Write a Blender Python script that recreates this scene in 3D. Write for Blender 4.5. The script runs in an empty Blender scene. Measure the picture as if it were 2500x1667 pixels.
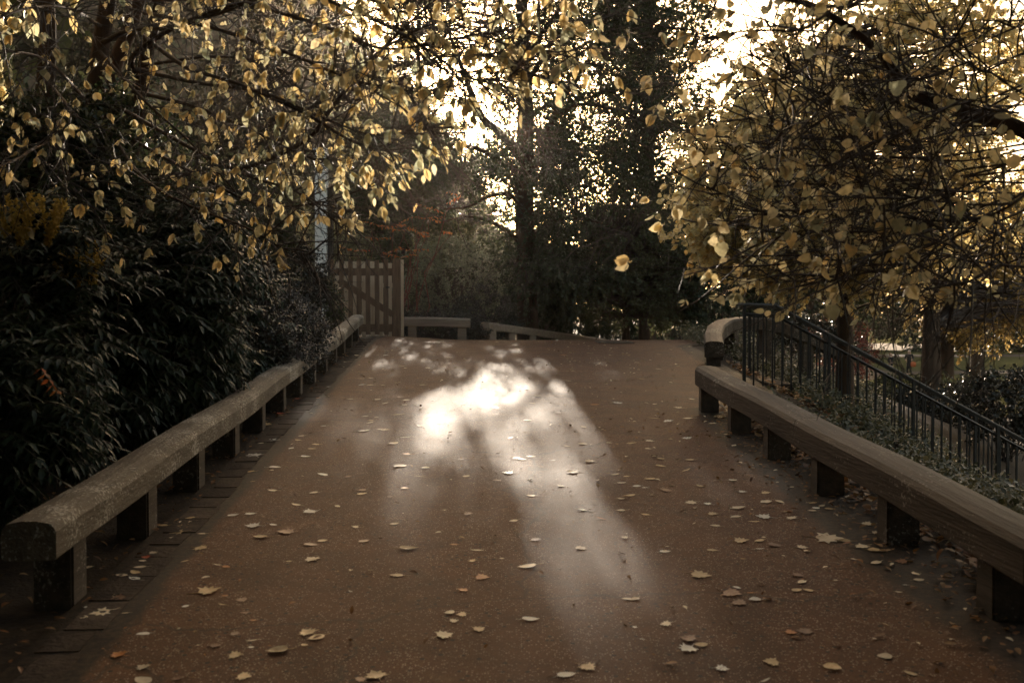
import bpy, bmesh, math, random
import numpy as np
from mathutils import Vector, Matrix

R = math.radians
rng = np.random.default_rng(7)
random.seed(7)
SC = bpy.context.scene
COL = SC.collection

# ------------------------------------------------------------------ camera
F, PITCH, EYE = 2287.0, R(1.5), 1.8
cd = bpy.data.cameras.new('camera')
cam = bpy.data.objects.new('camera', cd); COL.objects.link(cam)
cam.location = (0, 0, EYE); cam.rotation_euler = (R(90) - PITCH, 0, 0)
cd.lens = 35.0; cd.sensor_width = 36.0; cd.clip_end = 2000; cd.clip_start = 0.05
cd.dof.use_dof = True; cd.dof.focus_distance = 13.0; cd.dof.aperture_fstop = 3.2
SC.camera = cam

def ray(px, py):
    a = (px - 1176) / F; b = (784 - py) / F
    return np.array([a, math.cos(PITCH) + b * math.sin(PITCH), -math.sin(PITCH) + b * math.cos(PITCH)])
def P(px, py, D):
    d = ray(px, py); return np.array([0, 0, EYE]) + d * (D / d[1])

# ------------------------------------------------------------------ light
SUN = ray(1085, 200); SUN /= np.linalg.norm(SUN)
SUN_EL = math.asin(SUN[2]); SUN_AZ = math.atan2(SUN[0], SUN[1])
w = bpy.data.worlds.new('World'); SC.world = w; w.use_nodes = True
nt = w.node_tree; bg = nt.nodes['Background']
sky = nt.nodes.new('ShaderNodeTexSky'); sky.sky_type = 'NISHITA'; sky.sun_disc = False
sky.sun_elevation = SUN_EL; sky.sun_rotation = SUN_AZ
sky.altitude = 50; sky.air_density = 1.0; sky.dust_density = 4.0; sky.ozone_density = 1.0
wb = nt.nodes.new('ShaderNodeMix'); wb.data_type = 'RGBA'; wb.blend_type = 'MULTIPLY'; wb.inputs[0].default_value = 1.0
wb.inputs[7].default_value = (1.0, .835, .64, 1)      # warm white balance of the photograph
nt.links.new(sky.outputs[0], wb.inputs[6]); nt.links.new(wb.outputs[2], bg.inputs[0]); bg.inputs[1].default_value = 0.15
sl = bpy.data.lights.new('sun', 'SUN'); sl.energy = 5.0; sl.angle = R(0.8); sl.color = (1.0, 0.86, 0.7)
so = bpy.data.objects.new('sun', sl); COL.objects.link(so)
so.rotation_euler = Vector(SUN).to_track_quat('Z', 'Y').to_euler(); so.location = (0, 0, 30)
SC.view_settings.view_transform = 'Standard'; SC.view_settings.look = 'None'
SC.view_settings.exposure = 1.62; SC.view_settings.gamma = 1.0
SC.render.engine = 'CYCLES'
SC.cycles.max_bounces = 6; SC.cycles.diffuse_bounces = 3; SC.cycles.glossy_bounces = 2
SC.cycles.transmission_bounces = 3; SC.cycles.volume_bounces = 0; SC.cycles.transparent_max_bounces = 4
SC.cycles.use_denoising = True; SC.render.filter_size = 1.1
SC.cycles.sample_clamp_indirect = 6.0

# ------------------------------------------------------------------ terrain heights
def sstep(a, b, x):
    t = np.clip((np.asarray(x, float) - a) / (b - a), 0, 1); return t * t * (3 - 2 * t)
S0 = 0.0629
def base(y):
    y = np.asarray(y, float)
    z = S0 * np.minimum(y, 18)
    t = np.clip(y - 18, 0, 6); z = z + S0 * t - (0.103 / 12) * t * t
    z = z - 0.045 * np.clip(y - 24, 0, 14)
    return z
def g(x, y):
    x = np.asarray(x, float); y = np.asarray(y, float)
    z = base(y) + 0.09 * (1 - sstep(-3, -1, x)) * sstep(17, 21.5, y)
    xr = np.interp(y, [0, 11.5, 12.3, 16, 19, 23, 30, 60], [2.65, 2.65, 3.45, 3.45, 3.9, 5.4, 6.5, 7])
    k = np.interp(y, [0, 6, 10, 12.5, 16, 25, 40], [.22, .25, .36, .52, .5, .4, .25])
    dx = np.maximum(x - xr, 0)
    z = z - k * dx * dx / (dx + 0.15)
    z = np.maximum(z, -2.3 + 0 * z)
    z = z + 0.25 * sstep(-2.7, -6, x) * 0
    return z
XP = lambda y: -2.18 - 0.0573 * (y - 5.05)      # path side of the left barrier's posts
XB = lambda y: 2.12 + 0.035 * (11.3 - y)        # path side of the right barrier's posts
def G(px, py):                                   # pixel of the photograph -> point of the path
    d = ray(px, py); y = 8.0
    for _ in range(60):
        x = d[0] / d[1] * y; zt = float(g(x, y)); zr = EYE + d[2] / d[1] * y
        y += (zr - zt) / (S0 - d[2] / d[1]) * 0.7
    return np.array([d[0] / d[1] * y, y, float(g(d[0] / d[1] * y, y))])

# ------------------------------------------------------------------ sun gaps: where sun reaches the path
GAPS = [(1175, 920, 105, 50, .42), (1165, 880, 70, 26, .32), (1035, 850, 24, 20, .3), (1075, 833, 20, 10, .3), (1155, 806, 50, 13, .3),
        (1258, 842, 26, 36, .35), (1300, 888, 28, 38, .4), (1400, 828, 30, 12, .2), (1170, 1010, 75, 70, .3), (1205, 1120, 42, 110, .36),
        (1330, 1290, 62, 170, .62), (1395, 1150, 55, 110, .16), (1010, 1000, 60, 80, .22), (900, 1130, 65, 120, .26), (840, 1000, 50, 50, .18), (950, 925, 80, 30, .16), (1050, 1250, 70, 150, .1)]
def to_px(p):
    v = p - np.array([0, 0, EYE])
    fz = v[:, 1] * math.cos(PITCH) - v[:, 2] * math.sin(PITCH); up = v[:, 1] * math.sin(PITCH) + v[:, 2] * math.cos(PITCH)
    fz = np.where(fz < .1, .1, fz)
    return 1176 + F * v[:, 0] / fz, 784 - F * up / fz
def gap(p):                                      # 0..1: how open the foliage is along the sun's ray through p
    t = (p[:, 2] - S0 * p[:, 1]) / (SUN[2] - S0 * SUN[1])
    h = p - t[:, None] * SUN
    px, py = to_px(h)
    L = np.zeros(len(p))
    for (a, b, ra, rb, s) in GAPS:
        L = np.maximum(L, .27 * s * np.exp(-(((px - a) / ra) ** 2 + ((py - b) / rb) ** 2) * .8))
    L = np.where(h[:, 1] > 0.5, np.clip(1 + np.log(np.maximum(L, 1e-4)) / 4.4, 0, 1), 0)   # wanted light -> leaves to leave out
    for yq, x0, x1, z0, z1, s in ((7., -5.2, .3, 2.4, 6.2, THIN[0]), (6.5, .9, 3.6, 2.2, 5.5, THIN[1]), (15.5, 2.2, 6.5, 1.6, 6.5, THIN[2]), (27., -3.4, 2.2, 1., 4., .6)):
        q = p - ((p[:, 1] - yq) / SUN[1])[:, None] * SUN
        w_ = sstep(x0 - .5, x0 + .3, q[:, 0]) * (1 - sstep(x1 - .3, x1 + .5, q[:, 0])) * sstep(z0 - .4, z0 + .4, q[:, 2]) * (1 - sstep(z1 - .4, z1 + .4, q[:, 2]))
        L = np.maximum(L, np.where(p[:, 1] > yq + 6, s * w_, 0))
    return L
THIN = (.68, .12, .34)

# ------------------------------------------------------------------ helpers: tags, meshes
def tag(o, label=None, cat=None, group=None, kind=None):
    if label: o['label'] = label
    if cat: o['category'] = cat
    if group: o['group'] = group
    if kind: o['kind'] = kind
    return o
def empty(name, loc, label, cat, group=None):
    o = bpy.data.objects.new(name, None); COL.objects.link(o); o.location = [float(c) for c in loc]
    o.empty_display_size = .2
    return tag(o, label, cat, group)
def link(name, me, parent=None):
    o = bpy.data.objects.new(name, me); COL.objects.link(o)
    if parent is not None:
        o.parent = parent; o.matrix_parent_inverse = Matrix.Translation(-parent.location)
    return o
def np_mesh(name, V, faces, mat, smooth=True):
    """V (n,3); faces: list of int arrays (m,k)."""
    me = bpy.data.meshes.new(name)
    V = np.asarray(V, np.float32); me.vertices.add(len(V)); me.vertices.foreach_set('co', V.ravel())
    loops = np.concatenate([f.ravel() for f in faces]) if faces else np.zeros(0, int)
    sizes = np.concatenate([np.full(len(f), f.shape[1]) for f in faces]) if faces else np.zeros(0, int)
    me.loops.add(len(loops)); me.loops.foreach_set('vertex_index', loops.astype(np.int32))
    me.polygons.add(len(sizes))
    me.polygons.foreach_set('loop_start', np.concatenate([[0], np.cumsum(sizes)[:-1]]).astype(np.int32))
    me.polygons.foreach_set('loop_total', sizes.astype(np.int32))
    me.polygons.foreach_set('use_smooth', np.full(len(sizes), smooth))
    me.update(calc_edges=True); me.validate()
    me.materials.append(mat)
    return me
class Geo:
    """collects pieces and links them as one mesh"""
    def __init__(s): s.V = []; s.F = {}; s.n = 0
    def add(s, V, *faces):
        for f in faces:
            f = np.asarray(f)
            if len(f): s.F.setdefault(f.shape[1], []).append(f + s.n)
        s.V.append(np.asarray(V, float).reshape(-1, 3)); s.n += len(s.V[-1])
    def mesh(s, name, mat, smooth=True):
        return np_mesh(name, np.concatenate(s.V) if s.V else np.zeros((0, 3)), [np.concatenate(v) for v in s.F.values()], mat, smooth)
    def build(s, name, mat, parent=None, smooth=True):
        return link(name, s.mesh(name, mat, smooth), parent)
def bm_box(bm, c, size, rot=None, bev=0.0):
    m = Matrix.Translation(Vector([float(q) for q in c])) @ (rot.to_4x4() if rot is not None else Matrix.Identity(4)) @ Matrix.Diagonal((*[float(q) for q in size], 1))
    r = bmesh.ops.create_cube(bm, size=1, matrix=m)
    if bev:
        es = list({e for v in r['verts'] for e in v.link_edges})
        bmesh.ops.bevel(bm, geom=es, offset=bev, segments=2, affect='EDGES', clamp_overlap=True)
def bm_obj(name, bm, mat, parent=None, smooth=False):
    me = bpy.data.meshes.new(name); bm.to_mesh(me); bm.free(); me.materials.append(mat)
    if smooth: me.polygons.foreach_set('use_smooth', [True] * len(me.polygons))
    return link(name, me, parent)

def nrm(v): return v / np.maximum(np.linalg.norm(v, axis=-1, keepdims=True), 1e-9)
def tubes(geo, pts, rad, sides=4):
    """pts (N,n,3), rad (N,n)"""
    pts = np.asarray(pts, float); rad = np.asarray(rad, float)
    N, n = rad.shape
    T = np.empty_like(pts); T[:, 1:-1] = pts[:, 2:] - pts[:, :-2]; T[:, 0] = pts[:, 1] - pts[:, 0]; T[:, -1] = pts[:, -1] - pts[:, -2]
    T = nrm(T)
    ref = np.where(np.abs(T[:, :1, 2:3]) > .8, np.array([1., 0, 0]), np.array([0, 0, 1.]))
    A = nrm(np.cross(T, np.broadcast_to(ref, T.shape))); B = np.cross(T, A)
    th = np.arange(sides) * 2 * math.pi / sides
    V = pts[:, :, None] + rad[:, :, None, None] * (np.cos(th)[None, None, :, None] * A[:, :, None] + np.sin(th)[None, None, :, None] * B[:, :, None])
    idx = np.arange(N * n * sides).reshape(N, n, sides)
    a = idx[:, :-1]; b = idx[:, 1:]
    q = np.stack([a, np.roll(a, -1, 2), np.roll(b, -1, 2), b], -1).reshape(-1, 4)
    caps = [idx[:, -1, :]]
    if sides >= 3: geo.add(V.reshape(-1, 3), q, caps[0])
def smooth_line(pts, n):
    """Catmull-Rom resample to n points (pts may carry extra columns)"""
    p = np.asarray(pts, float); p = np.vstack([2 * p[0] - p[1], p, 2 * p[-1] - p[-2]])
    m = len(p) - 3; t = np.linspace(0, m - 1e-6, n); i = t.astype(int); u = (t - i)[:, None]
    a, b, c, d = p[i], p[i + 1], p[i + 2], p[i + 3]
    return .5 * (2 * b + (c - a) * u + (2 * a - 5 * b + 4 * c - d) * u ** 2 + (3 * b - a - 3 * c + d) * u ** 3)
def rnd_dirs(n):
    return nrm(rng.normal(size=(n, 3)))
def grow(P0, D, L, r0, r1, seg=4, grav=0.0, wob=.15):
    N = len(P0); pts = np.empty((N, seg + 1, 3)); pts[:, 0] = P0; d = nrm(D.copy())
    for i in range(seg):
        d = nrm(d + wob * rng.normal(size=d.shape) + np.array([0, 0, grav]))
        pts[:, i + 1] = pts[:, i] + d * (L / seg)[:, None]
    t = np.linspace(0, 1, seg + 1)[None]
    rad = np.asarray(r0)[..., None] * (1 - t) + np.asarray(r1)[..., None] * t
    return pts, np.broadcast_to(rad, (N, seg + 1))
def along(pts, t):
    """pts (N,n,3); t (N,k) in 0..1 -> positions and tangents (N*k,3)"""
    N, n, _ = pts.shape; f = t * (n - 1); i = np.minimum(f.astype(int), n - 2); u = (f - i)[..., None]
    r = np.arange(N)[:, None]; a = pts[r, i]; b = pts[r, i + 1]
    return (a * (1 - u) + b * u).reshape(-1, 3), nrm((b - a)).reshape(-1, 3)

# leaf templates: x along the leaf, y across, z normal
def leaf_diamond(wd=.3):
    V = np.array([[0, 0, 0], [.42, wd, .07], [1, 0, -.04], [.42, -wd, .07]])
    return V, [np.array([[0, 2, 1], [0, 3, 2]])]
def leaf_ovate(wd=.3, fold=.05, curl=.1):
    V = np.array([[0, 0, 0], [.22, wd * .8, fold], [.52, wd, fold], [.8, wd * .55, fold - curl * .5], [1, 0, -curl],
                  [.8, -wd * .55, fold - curl * .5], [.52, -wd, fold], [.22, -wd * .8, fold], [.3, 0, 0], [.65, 0, -curl * .25]])
    return V, [np.array([[0, 8, 1], [8, 2, 1], [9, 3, 2], [9, 4, 3], [0, 7, 8], [8, 7, 6], [9, 6, 5], [9, 5, 4], [8, 9, 2], [8, 6, 9]])]
def leaf_lime(wd=.44):
    V = np.array([[.06, 0, 0], [0, wd * .5, .03], [.2, wd * .95, .05], [.5, wd, .05], [.78, wd * .6, .0], [1.05, 0, -.1],
                  [.78, -wd * .6, .0], [.5, -wd, .05], [.2, -wd * .95, .05], [0, -wd * .5, .03], [.4, 0, 0], [.75, 0, -.03], [-.35, .03, .04], [-.35, -.03, .04]])
    return V, [np.array([[0, 10, 2], [0, 2, 1], [10, 3, 2], [10, 11, 3], [11, 4, 3], [11, 5, 4], [0, 8, 10], [0, 9, 8], [10, 8, 7], [10, 7, 11], [11, 7, 6], [11, 6, 5], [0, 12, 13]])]
def leaves(geo, pos, dirs, size, tmpl, normal=None, nj=.6):
    n = len(pos)
    if n == 0: return
    V, Fs = tmpl
    X = nrm(dirs); ref = rnd_dirs(n)
    if normal is not None: ref = nrm(np.broadcast_to(normal, (n, 3)) + nj * ref)
    Z = nrm(ref - (ref * X).sum(1, keepdims=True) * X); Y = np.cross(Z, X)
    M = np.stack([X, Y, Z], 1)
    VV = np.repeat(V[None], n, 0); VV[:, :, 1] *= rng.uniform(.68, 1.15, n)[:, None]
    VV[:, :, 2] += rng.normal(-.06, .16, n)[:, None] * V[None, :, 0] ** 2 + rng.normal(0, .12, n)[:, None] * V[None, :, 0] * V[None, :, 1]
    W = pos[:, None] + np.einsum('nkj,nji->nki', VV, M) * np.asarray(size).reshape(-1, 1, 1)
    off = np.arange(n)[:, None, None] * len(V)
    geo.add(W.reshape(-1, 3), *[(f[None] + off).reshape(-1, f.shape[1]) for f in Fs])

# ------------------------------------------------------------------ materials
def new_mat(name):
    m = bpy.data.materials.new(name); m.use_nodes = True; n = m.node_tree; n.nodes.clear()
    out = n.nodes.new('ShaderNodeOutputMaterial'); return m, n, out
def N(n, t, **kw):
    x = n.nodes.new(t)
    for k, v in kw.items():
        if k in x.inputs.keys(): x.inputs[k].default_value = v
        else: setattr(x, k, v)
    return x
def ramp(n, stops, interp='LINEAR'):
    r = n.nodes.new('ShaderNodeValToRGB'); e = r.color_ramp.elements; r.color_ramp.interpolation = interp
    while len(e) < len(stops): e.new(.5)
    for el, (p, c) in zip(e, stops): el.position = p; el.color = (*c, 1)
    return r
def leaf_mat(name, cols, trans=.45, rough=.45, spec=.4, tcol=None, interp='LINEAR'):
    m, n, out = new_mat(name); L = n.links.new
    geo = N(n, 'ShaderNodeNewGeometry'); k = len(cols)
    st = [(i / max(k - 1, 1) if interp == 'LINEAR' else i / k, c) for i, c in enumerate(cols)]
    r = ramp(n, st, interp); L(geo.outputs['Random Per Island'], r.inputs[0])
    tc = N(n, 'ShaderNodeTexCoord'); no = N(n, 'ShaderNodeTexNoise', Scale=38.0, Detail=3.0); L(tc.outputs['Object'], no.inputs['Vector'])
    mp = N(n, 'ShaderNodeMapRange'); mp.inputs[1].default_value = .35; mp.inputs[2].default_value = .75; mp.inputs[3].default_value = 1.12; mp.inputs[4].default_value = .7
    L(no.outputs['Fac'], mp.inputs[0])
    mx = N(n, 'ShaderNodeMix', data_type='RGBA', blend_type='MULTIPLY'); mx.inputs[0].default_value = 1
    L(r.outputs[0], mx.inputs[6]); L(mp.outputs[0], mx.inputs[7])
    b = N(n, 'ShaderNodeBsdfPrincipled', Roughness=rough); b.inputs['Specular IOR Level'].default_value = spec
    L(mx.outputs[2], b.inputs['Base Color'])
    t = N(n, 'ShaderNodeBsdfTranslucent'); L(mx.outputs[2], t.inputs['Color'])
    ms = N(n, 'ShaderNodeMixShader'); ms.inputs[0].default_value = trans
    L(b.outputs[0], ms.inputs[1]); L(t.outputs[0], ms.inputs[2]); L(ms.outputs[0], out.inputs[0])
    return m
def noisy_mat(name, c1, c2, scale=6.0, rough=.8, bump=.3, stretch=(1, 1, 1), spots=None, spec=.3, bscale=None, island=0.):
    m, n, out = new_mat(name); L = n.links.new
    tc = N(n, 'ShaderNodeTexCoord'); mpg = N(n, 'ShaderNodeMapping'); mpg.inputs['Scale'].default_value = stretch
    L(tc.outputs['Object'], mpg.inputs[0])
    no = N(n, 'ShaderNodeTexNoise', Scale=scale, Detail=8.0, Roughness=.65); L(mpg.outputs[0], no.inputs['Vector'])
    r = ramp(n, [(.3, c1), (.7, c2)]); L(no.outputs['Fac'], r.inputs[0]); col = r.outputs[0]
    if spots:                                    # lichen and similar marks
        sc, thr, sc_col = spots
        vo = N(n, 'ShaderNodeTexNoise', Scale=sc, Detail=6.0, Roughness=.7); L(tc.outputs['Object'], vo.inputs['Vector'])
        big = N(n, 'ShaderNodeTexNoise', Scale=2.2, Detail=2.0); L(tc.outputs['Object'], big.inputs['Vector'])
        ad = N(n, 'ShaderNodeMath', operation='MULTIPLY_ADD'); ad.inputs[1].default_value = .55; L(big.outputs['Fac'], ad.inputs[0]); L(vo.outputs['Fac'], ad.inputs[2])
        rr = ramp(n, [(thr, (0, 0, 0)), (thr + .05, (1, 1, 1))]); L(ad.outputs[0], rr.inputs[0])
        mx = N(n, 'ShaderNodeMix', data_type='RGBA'); L(rr.outputs[0], mx.inputs[0]); L(col, mx.inputs[6]); mx.inputs[7].default_value = (*sc_col, 1)
        col = mx.outputs[2]
    if island:                                   # each stone or board a little different
        ge = N(n, 'ShaderNodeNewGeometry'); mr = N(n, 'ShaderNodeMapRange'); mr.inputs[3].default_value = 1 - island; mr.inputs[4].default_value = 1 + island; L(ge.outputs['Random Per Island'], mr.inputs[0])
        mi = N(n, 'ShaderNodeMix', data_type='RGBA', blend_type='MULTIPLY'); mi.inputs[0].default_value = 1; L(col, mi.inputs[6]); L(mr.outputs[0], mi.inputs[7]); col = mi.outputs[2]
    b = N(n, 'ShaderNodeBsdfPrincipled', Roughness=rough); b.inputs['Specular IOR Level'].default_value = spec
    L(col, b.inputs['Base Color'])
    if bump:
        n2 = N(n, 'ShaderNodeTexNoise', Scale=(bscale or scale * 5), Detail=6.0); L(mpg.outputs[0], n2.inputs['Vector'])
        bp = N(n, 'ShaderNodeBump', Strength=bump, Distance=.02); L(n2.outputs['Fac'], bp.inputs['Height']); L(bp.outputs[0], b.inputs['Normal'])
    L(b.outputs[0], out.inputs[0]); return m

def path_mat():
    m, n, out = new_mat('brown_tarmac'); L = n.links.new
    tc = N(n, 'ShaderNodeTexCoord')
    big = N(n, 'ShaderNodeTexNoise', Scale=.55, Detail=6.0, Roughness=.6); L(tc.outputs['Object'], big.inputs['Vector'])
    r = ramp(n, [(.3, (.09, .034, .013)), (.5, (.124, .052, .022)), (.72, (.168, .08, .037))]); L(big.outputs['Fac'], r.inputs[0])
    fine = N(n, 'ShaderNodeTexNoise', Scale=90.0, Detail=4.0, Roughness=.7); L(tc.outputs['Object'], fine.inputs['Vector'])
    fr = ramp(n, [(.3, (.4, .4, .4)), (.7, (1.5, 1.5, 1.5))]); L(fine.outputs['Fac'], fr.inputs[0])
    mu = N(n, 'ShaderNodeMix', data_type='RGBA', blend_type='MULTIPLY'); mu.inputs[0].default_value = .8
    L(r.outputs[0], mu.inputs[6]); L(fr.outputs[0], mu.inputs[7]); col = mu.outputs[2]
    # pale stone chips
    vo = N(n, 'ShaderNodeTexVoronoi', Scale=88.0, feature='F1'); L(tc.outputs['Object'], vo.inputs['Vector'])
    sep = N(n, 'ShaderNodeSeparateColor'); L(vo.outputs['Color'], sep.inputs[0])
    c1 = N(n, 'ShaderNodeMath', operation='GREATER_THAN'); c1.inputs[1].default_value = .74; L(sep.outputs[0], c1.inputs[0])
    c2 = N(n, 'ShaderNodeMath', operation='LESS_THAN'); c2.inputs[1].default_value = .36; L(vo.outputs['Distance'], c2.inputs[0])
    c3 = N(n, 'ShaderNodeMath', operation='MULTIPLY'); L(c1.outputs[0], c3.inputs[0]); L(c2.outputs[0], c3.inputs[1])
    chip = N(n, 'ShaderNodeMix', data_type='RGBA'); L(c3.outputs[0], chip.inputs[0]); L(col, chip.inputs[6]); chip.inputs[7].default_value = (.46, .34, .24, 1)
    # dark pits and crumbs
    v2 = N(n, 'ShaderNodeTexVoronoi', Scale=23.0, feature='F1'); L(tc.outputs['Object'], v2.inputs['Vector'])
    s2 = N(n, 'ShaderNodeSeparateColor'); L(v2.outputs['Color'], s2.inputs[0])
    d1 = N(n, 'ShaderNodeMath', operation='GREATER_THAN'); d1.inputs[1].default_value = .68; L(s2.outputs[1], d1.inputs[0])
    d2 = N(n, 'ShaderNodeMath', operation='LESS_THAN'); d2.inputs[1].default_value = .26; L(v2.outputs['Distance'], d2.inputs[0])
    d3 = N(n, 'ShaderNodeMath', operation='MULTIPLY'); L(d1.outputs[0], d3.inputs[0]); L(d2.outputs[0], d3.inputs[1])
    dk = N(n, 'ShaderNodeMix', data_type='RGBA'); L(d3.outputs[0], dk.inputs[0]); L(chip.outputs[2], dk.inputs[6]); dk.inputs[7].default_value = (.035, .022, .016, 1)
    # brown leaf-stain blotches
    st = N(n, 'ShaderNodeTexNoise', Scale=5.0, Detail=5.0, Roughness=.7); L(tc.outputs['Object'], st.inputs['Vector'])
    sr = ramp(n, [(.62, (0, 0, 0)), (.7, (.55, .55, .55))]); L(st.outputs['Fac'], sr.inputs[0])
    sm = N(n, 'ShaderNodeMix', data_type='RGBA'); L(sr.outputs[0], sm.inputs[0]); L(dk.outputs[2], sm.inputs[6]); sm.inputs[7].default_value = (.19, .105, .05, 1)
    wv = N(n, 'ShaderNodeTexNoise', Scale=1.3, Detail=4.0); L(tc.outputs['Object'], wv.inputs['Vector'])
    wm = N(n, 'ShaderNodeMix', data_type='RGBA', blend_type='LINEAR_LIGHT'); wm.inputs[0].default_value = .35; L(tc.outputs['Object'], wm.inputs[6]); L(wv.outputs['Color'], wm.inputs[7])
    ck = N(n, 'ShaderNodeTexVoronoi', Scale=.34, feature='DISTANCE_TO_EDGE'); L(wm.outputs[2], ck.inputs['Vector'])
    cr = ramp(n, [(.0, (.75, .75, .75)), (.006, (0, 0, 0))]); L(ck.outputs['Distance'], cr.inputs[0])
    cx = N(n, 'ShaderNodeMix', data_type='RGBA'); L(cr.outputs[0], cx.inputs[0]); L(sm.outputs[2], cx.inputs[6]); cx.inputs[7].default_value = (.045, .028, .018, 1)
    dp = N(n, 'ShaderNodeTexNoise', Scale=1.7, Detail=7.0, Roughness=.7, Distortion=1.2); L(tc.outputs['Object'], dp.inputs['Vector'])
    dpr = ramp(n, [(.38, (.62, .6, .58)), (.55, (1, 1, 1)), (.75, (1.18, 1.15, 1.1))]); L(dp.outputs['Fac'], dpr.inputs[0])
    sm = N(n, 'ShaderNodeMix', data_type='RGBA', blend_type='MULTIPLY'); sm.inputs[0].default_value = .85; L(cx.outputs[2], sm.inputs[6]); L(dpr.outputs[0], sm.inputs[7])
    at = N(n, 'ShaderNodeAttribute'); at.attribute_name = 'dirt'         # soil trodden and washed over the edges
    dn = N(n, 'ShaderNodeTexNoise', Scale=4.0, Detail=8.0, Roughness=.75); L(tc.outputs['Object'], dn.inputs['Vector'])
    da = N(n, 'ShaderNodeMath', operation='MULTIPLY_ADD'); da.inputs[1].default_value = 1.5; L(at.outputs['Fac'], da.inputs[0]); L(dn.outputs['Fac'], da.inputs[2])
    dr = ramp(n, [(.78, (0, 0, 0)), (1.0, (1, 1, 1))]); 
    ds = N(n, 'ShaderNodeMath', operation='MULTIPLY'); ds.inputs[1].default_value = .8; L(da.outputs[0], ds.inputs[0]); L(ds.outputs[0], dr.inputs[0])
    dr.color_ramp.elements[0].position = .58; dr.color_ramp.elements[1].position = .92
    sc_ = N(n, 'ShaderNodeTexNoise', Scale=30.0, Detail=5.0); L(tc.outputs['Object'], sc_.inputs['Vector'])
    so_ = ramp(n, [(.35, (.016, .011, .007)), (.7, (.06, .037, .021))]); L(sc_.outputs['Fac'], so_.inputs[0])
    dm = N(n, 'ShaderNodeMix', data_type='RGBA'); L(dr.outputs[0], dm.inputs[0]); L(sm.outputs[2], dm.inputs[6]); L(so_.outputs[0], dm.inputs[7])
    b = N(n, 'ShaderNodeBsdfPrincipled'); L(dm.outputs[2], b.inputs['Base Color']); b.inputs['Specular IOR Level'].default_value = .17
    rr = N(n, 'ShaderNodeMapRange'); rr.inputs[3].default_value = .56; rr.inputs[4].default_value = .74; L(big.outputs['Fac'], rr.inputs[0]); L(rr.outputs[0], b.inputs['Roughness'])
    bn = N(n, 'ShaderNodeTexNoise', Scale=150.0, Detail=3.0, Roughness=.8); L(tc.outputs['Object'], bn.inputs['Vector'])
    bp = N(n, 'ShaderNodeBump', Strength=.9, Distance=.008); L(bn.outputs['Fac'], bp.inputs['Height']); L(bp.outputs[0], b.inputs['Normal'])
    L(b.outputs[0], out.inputs[0]); return m

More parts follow.
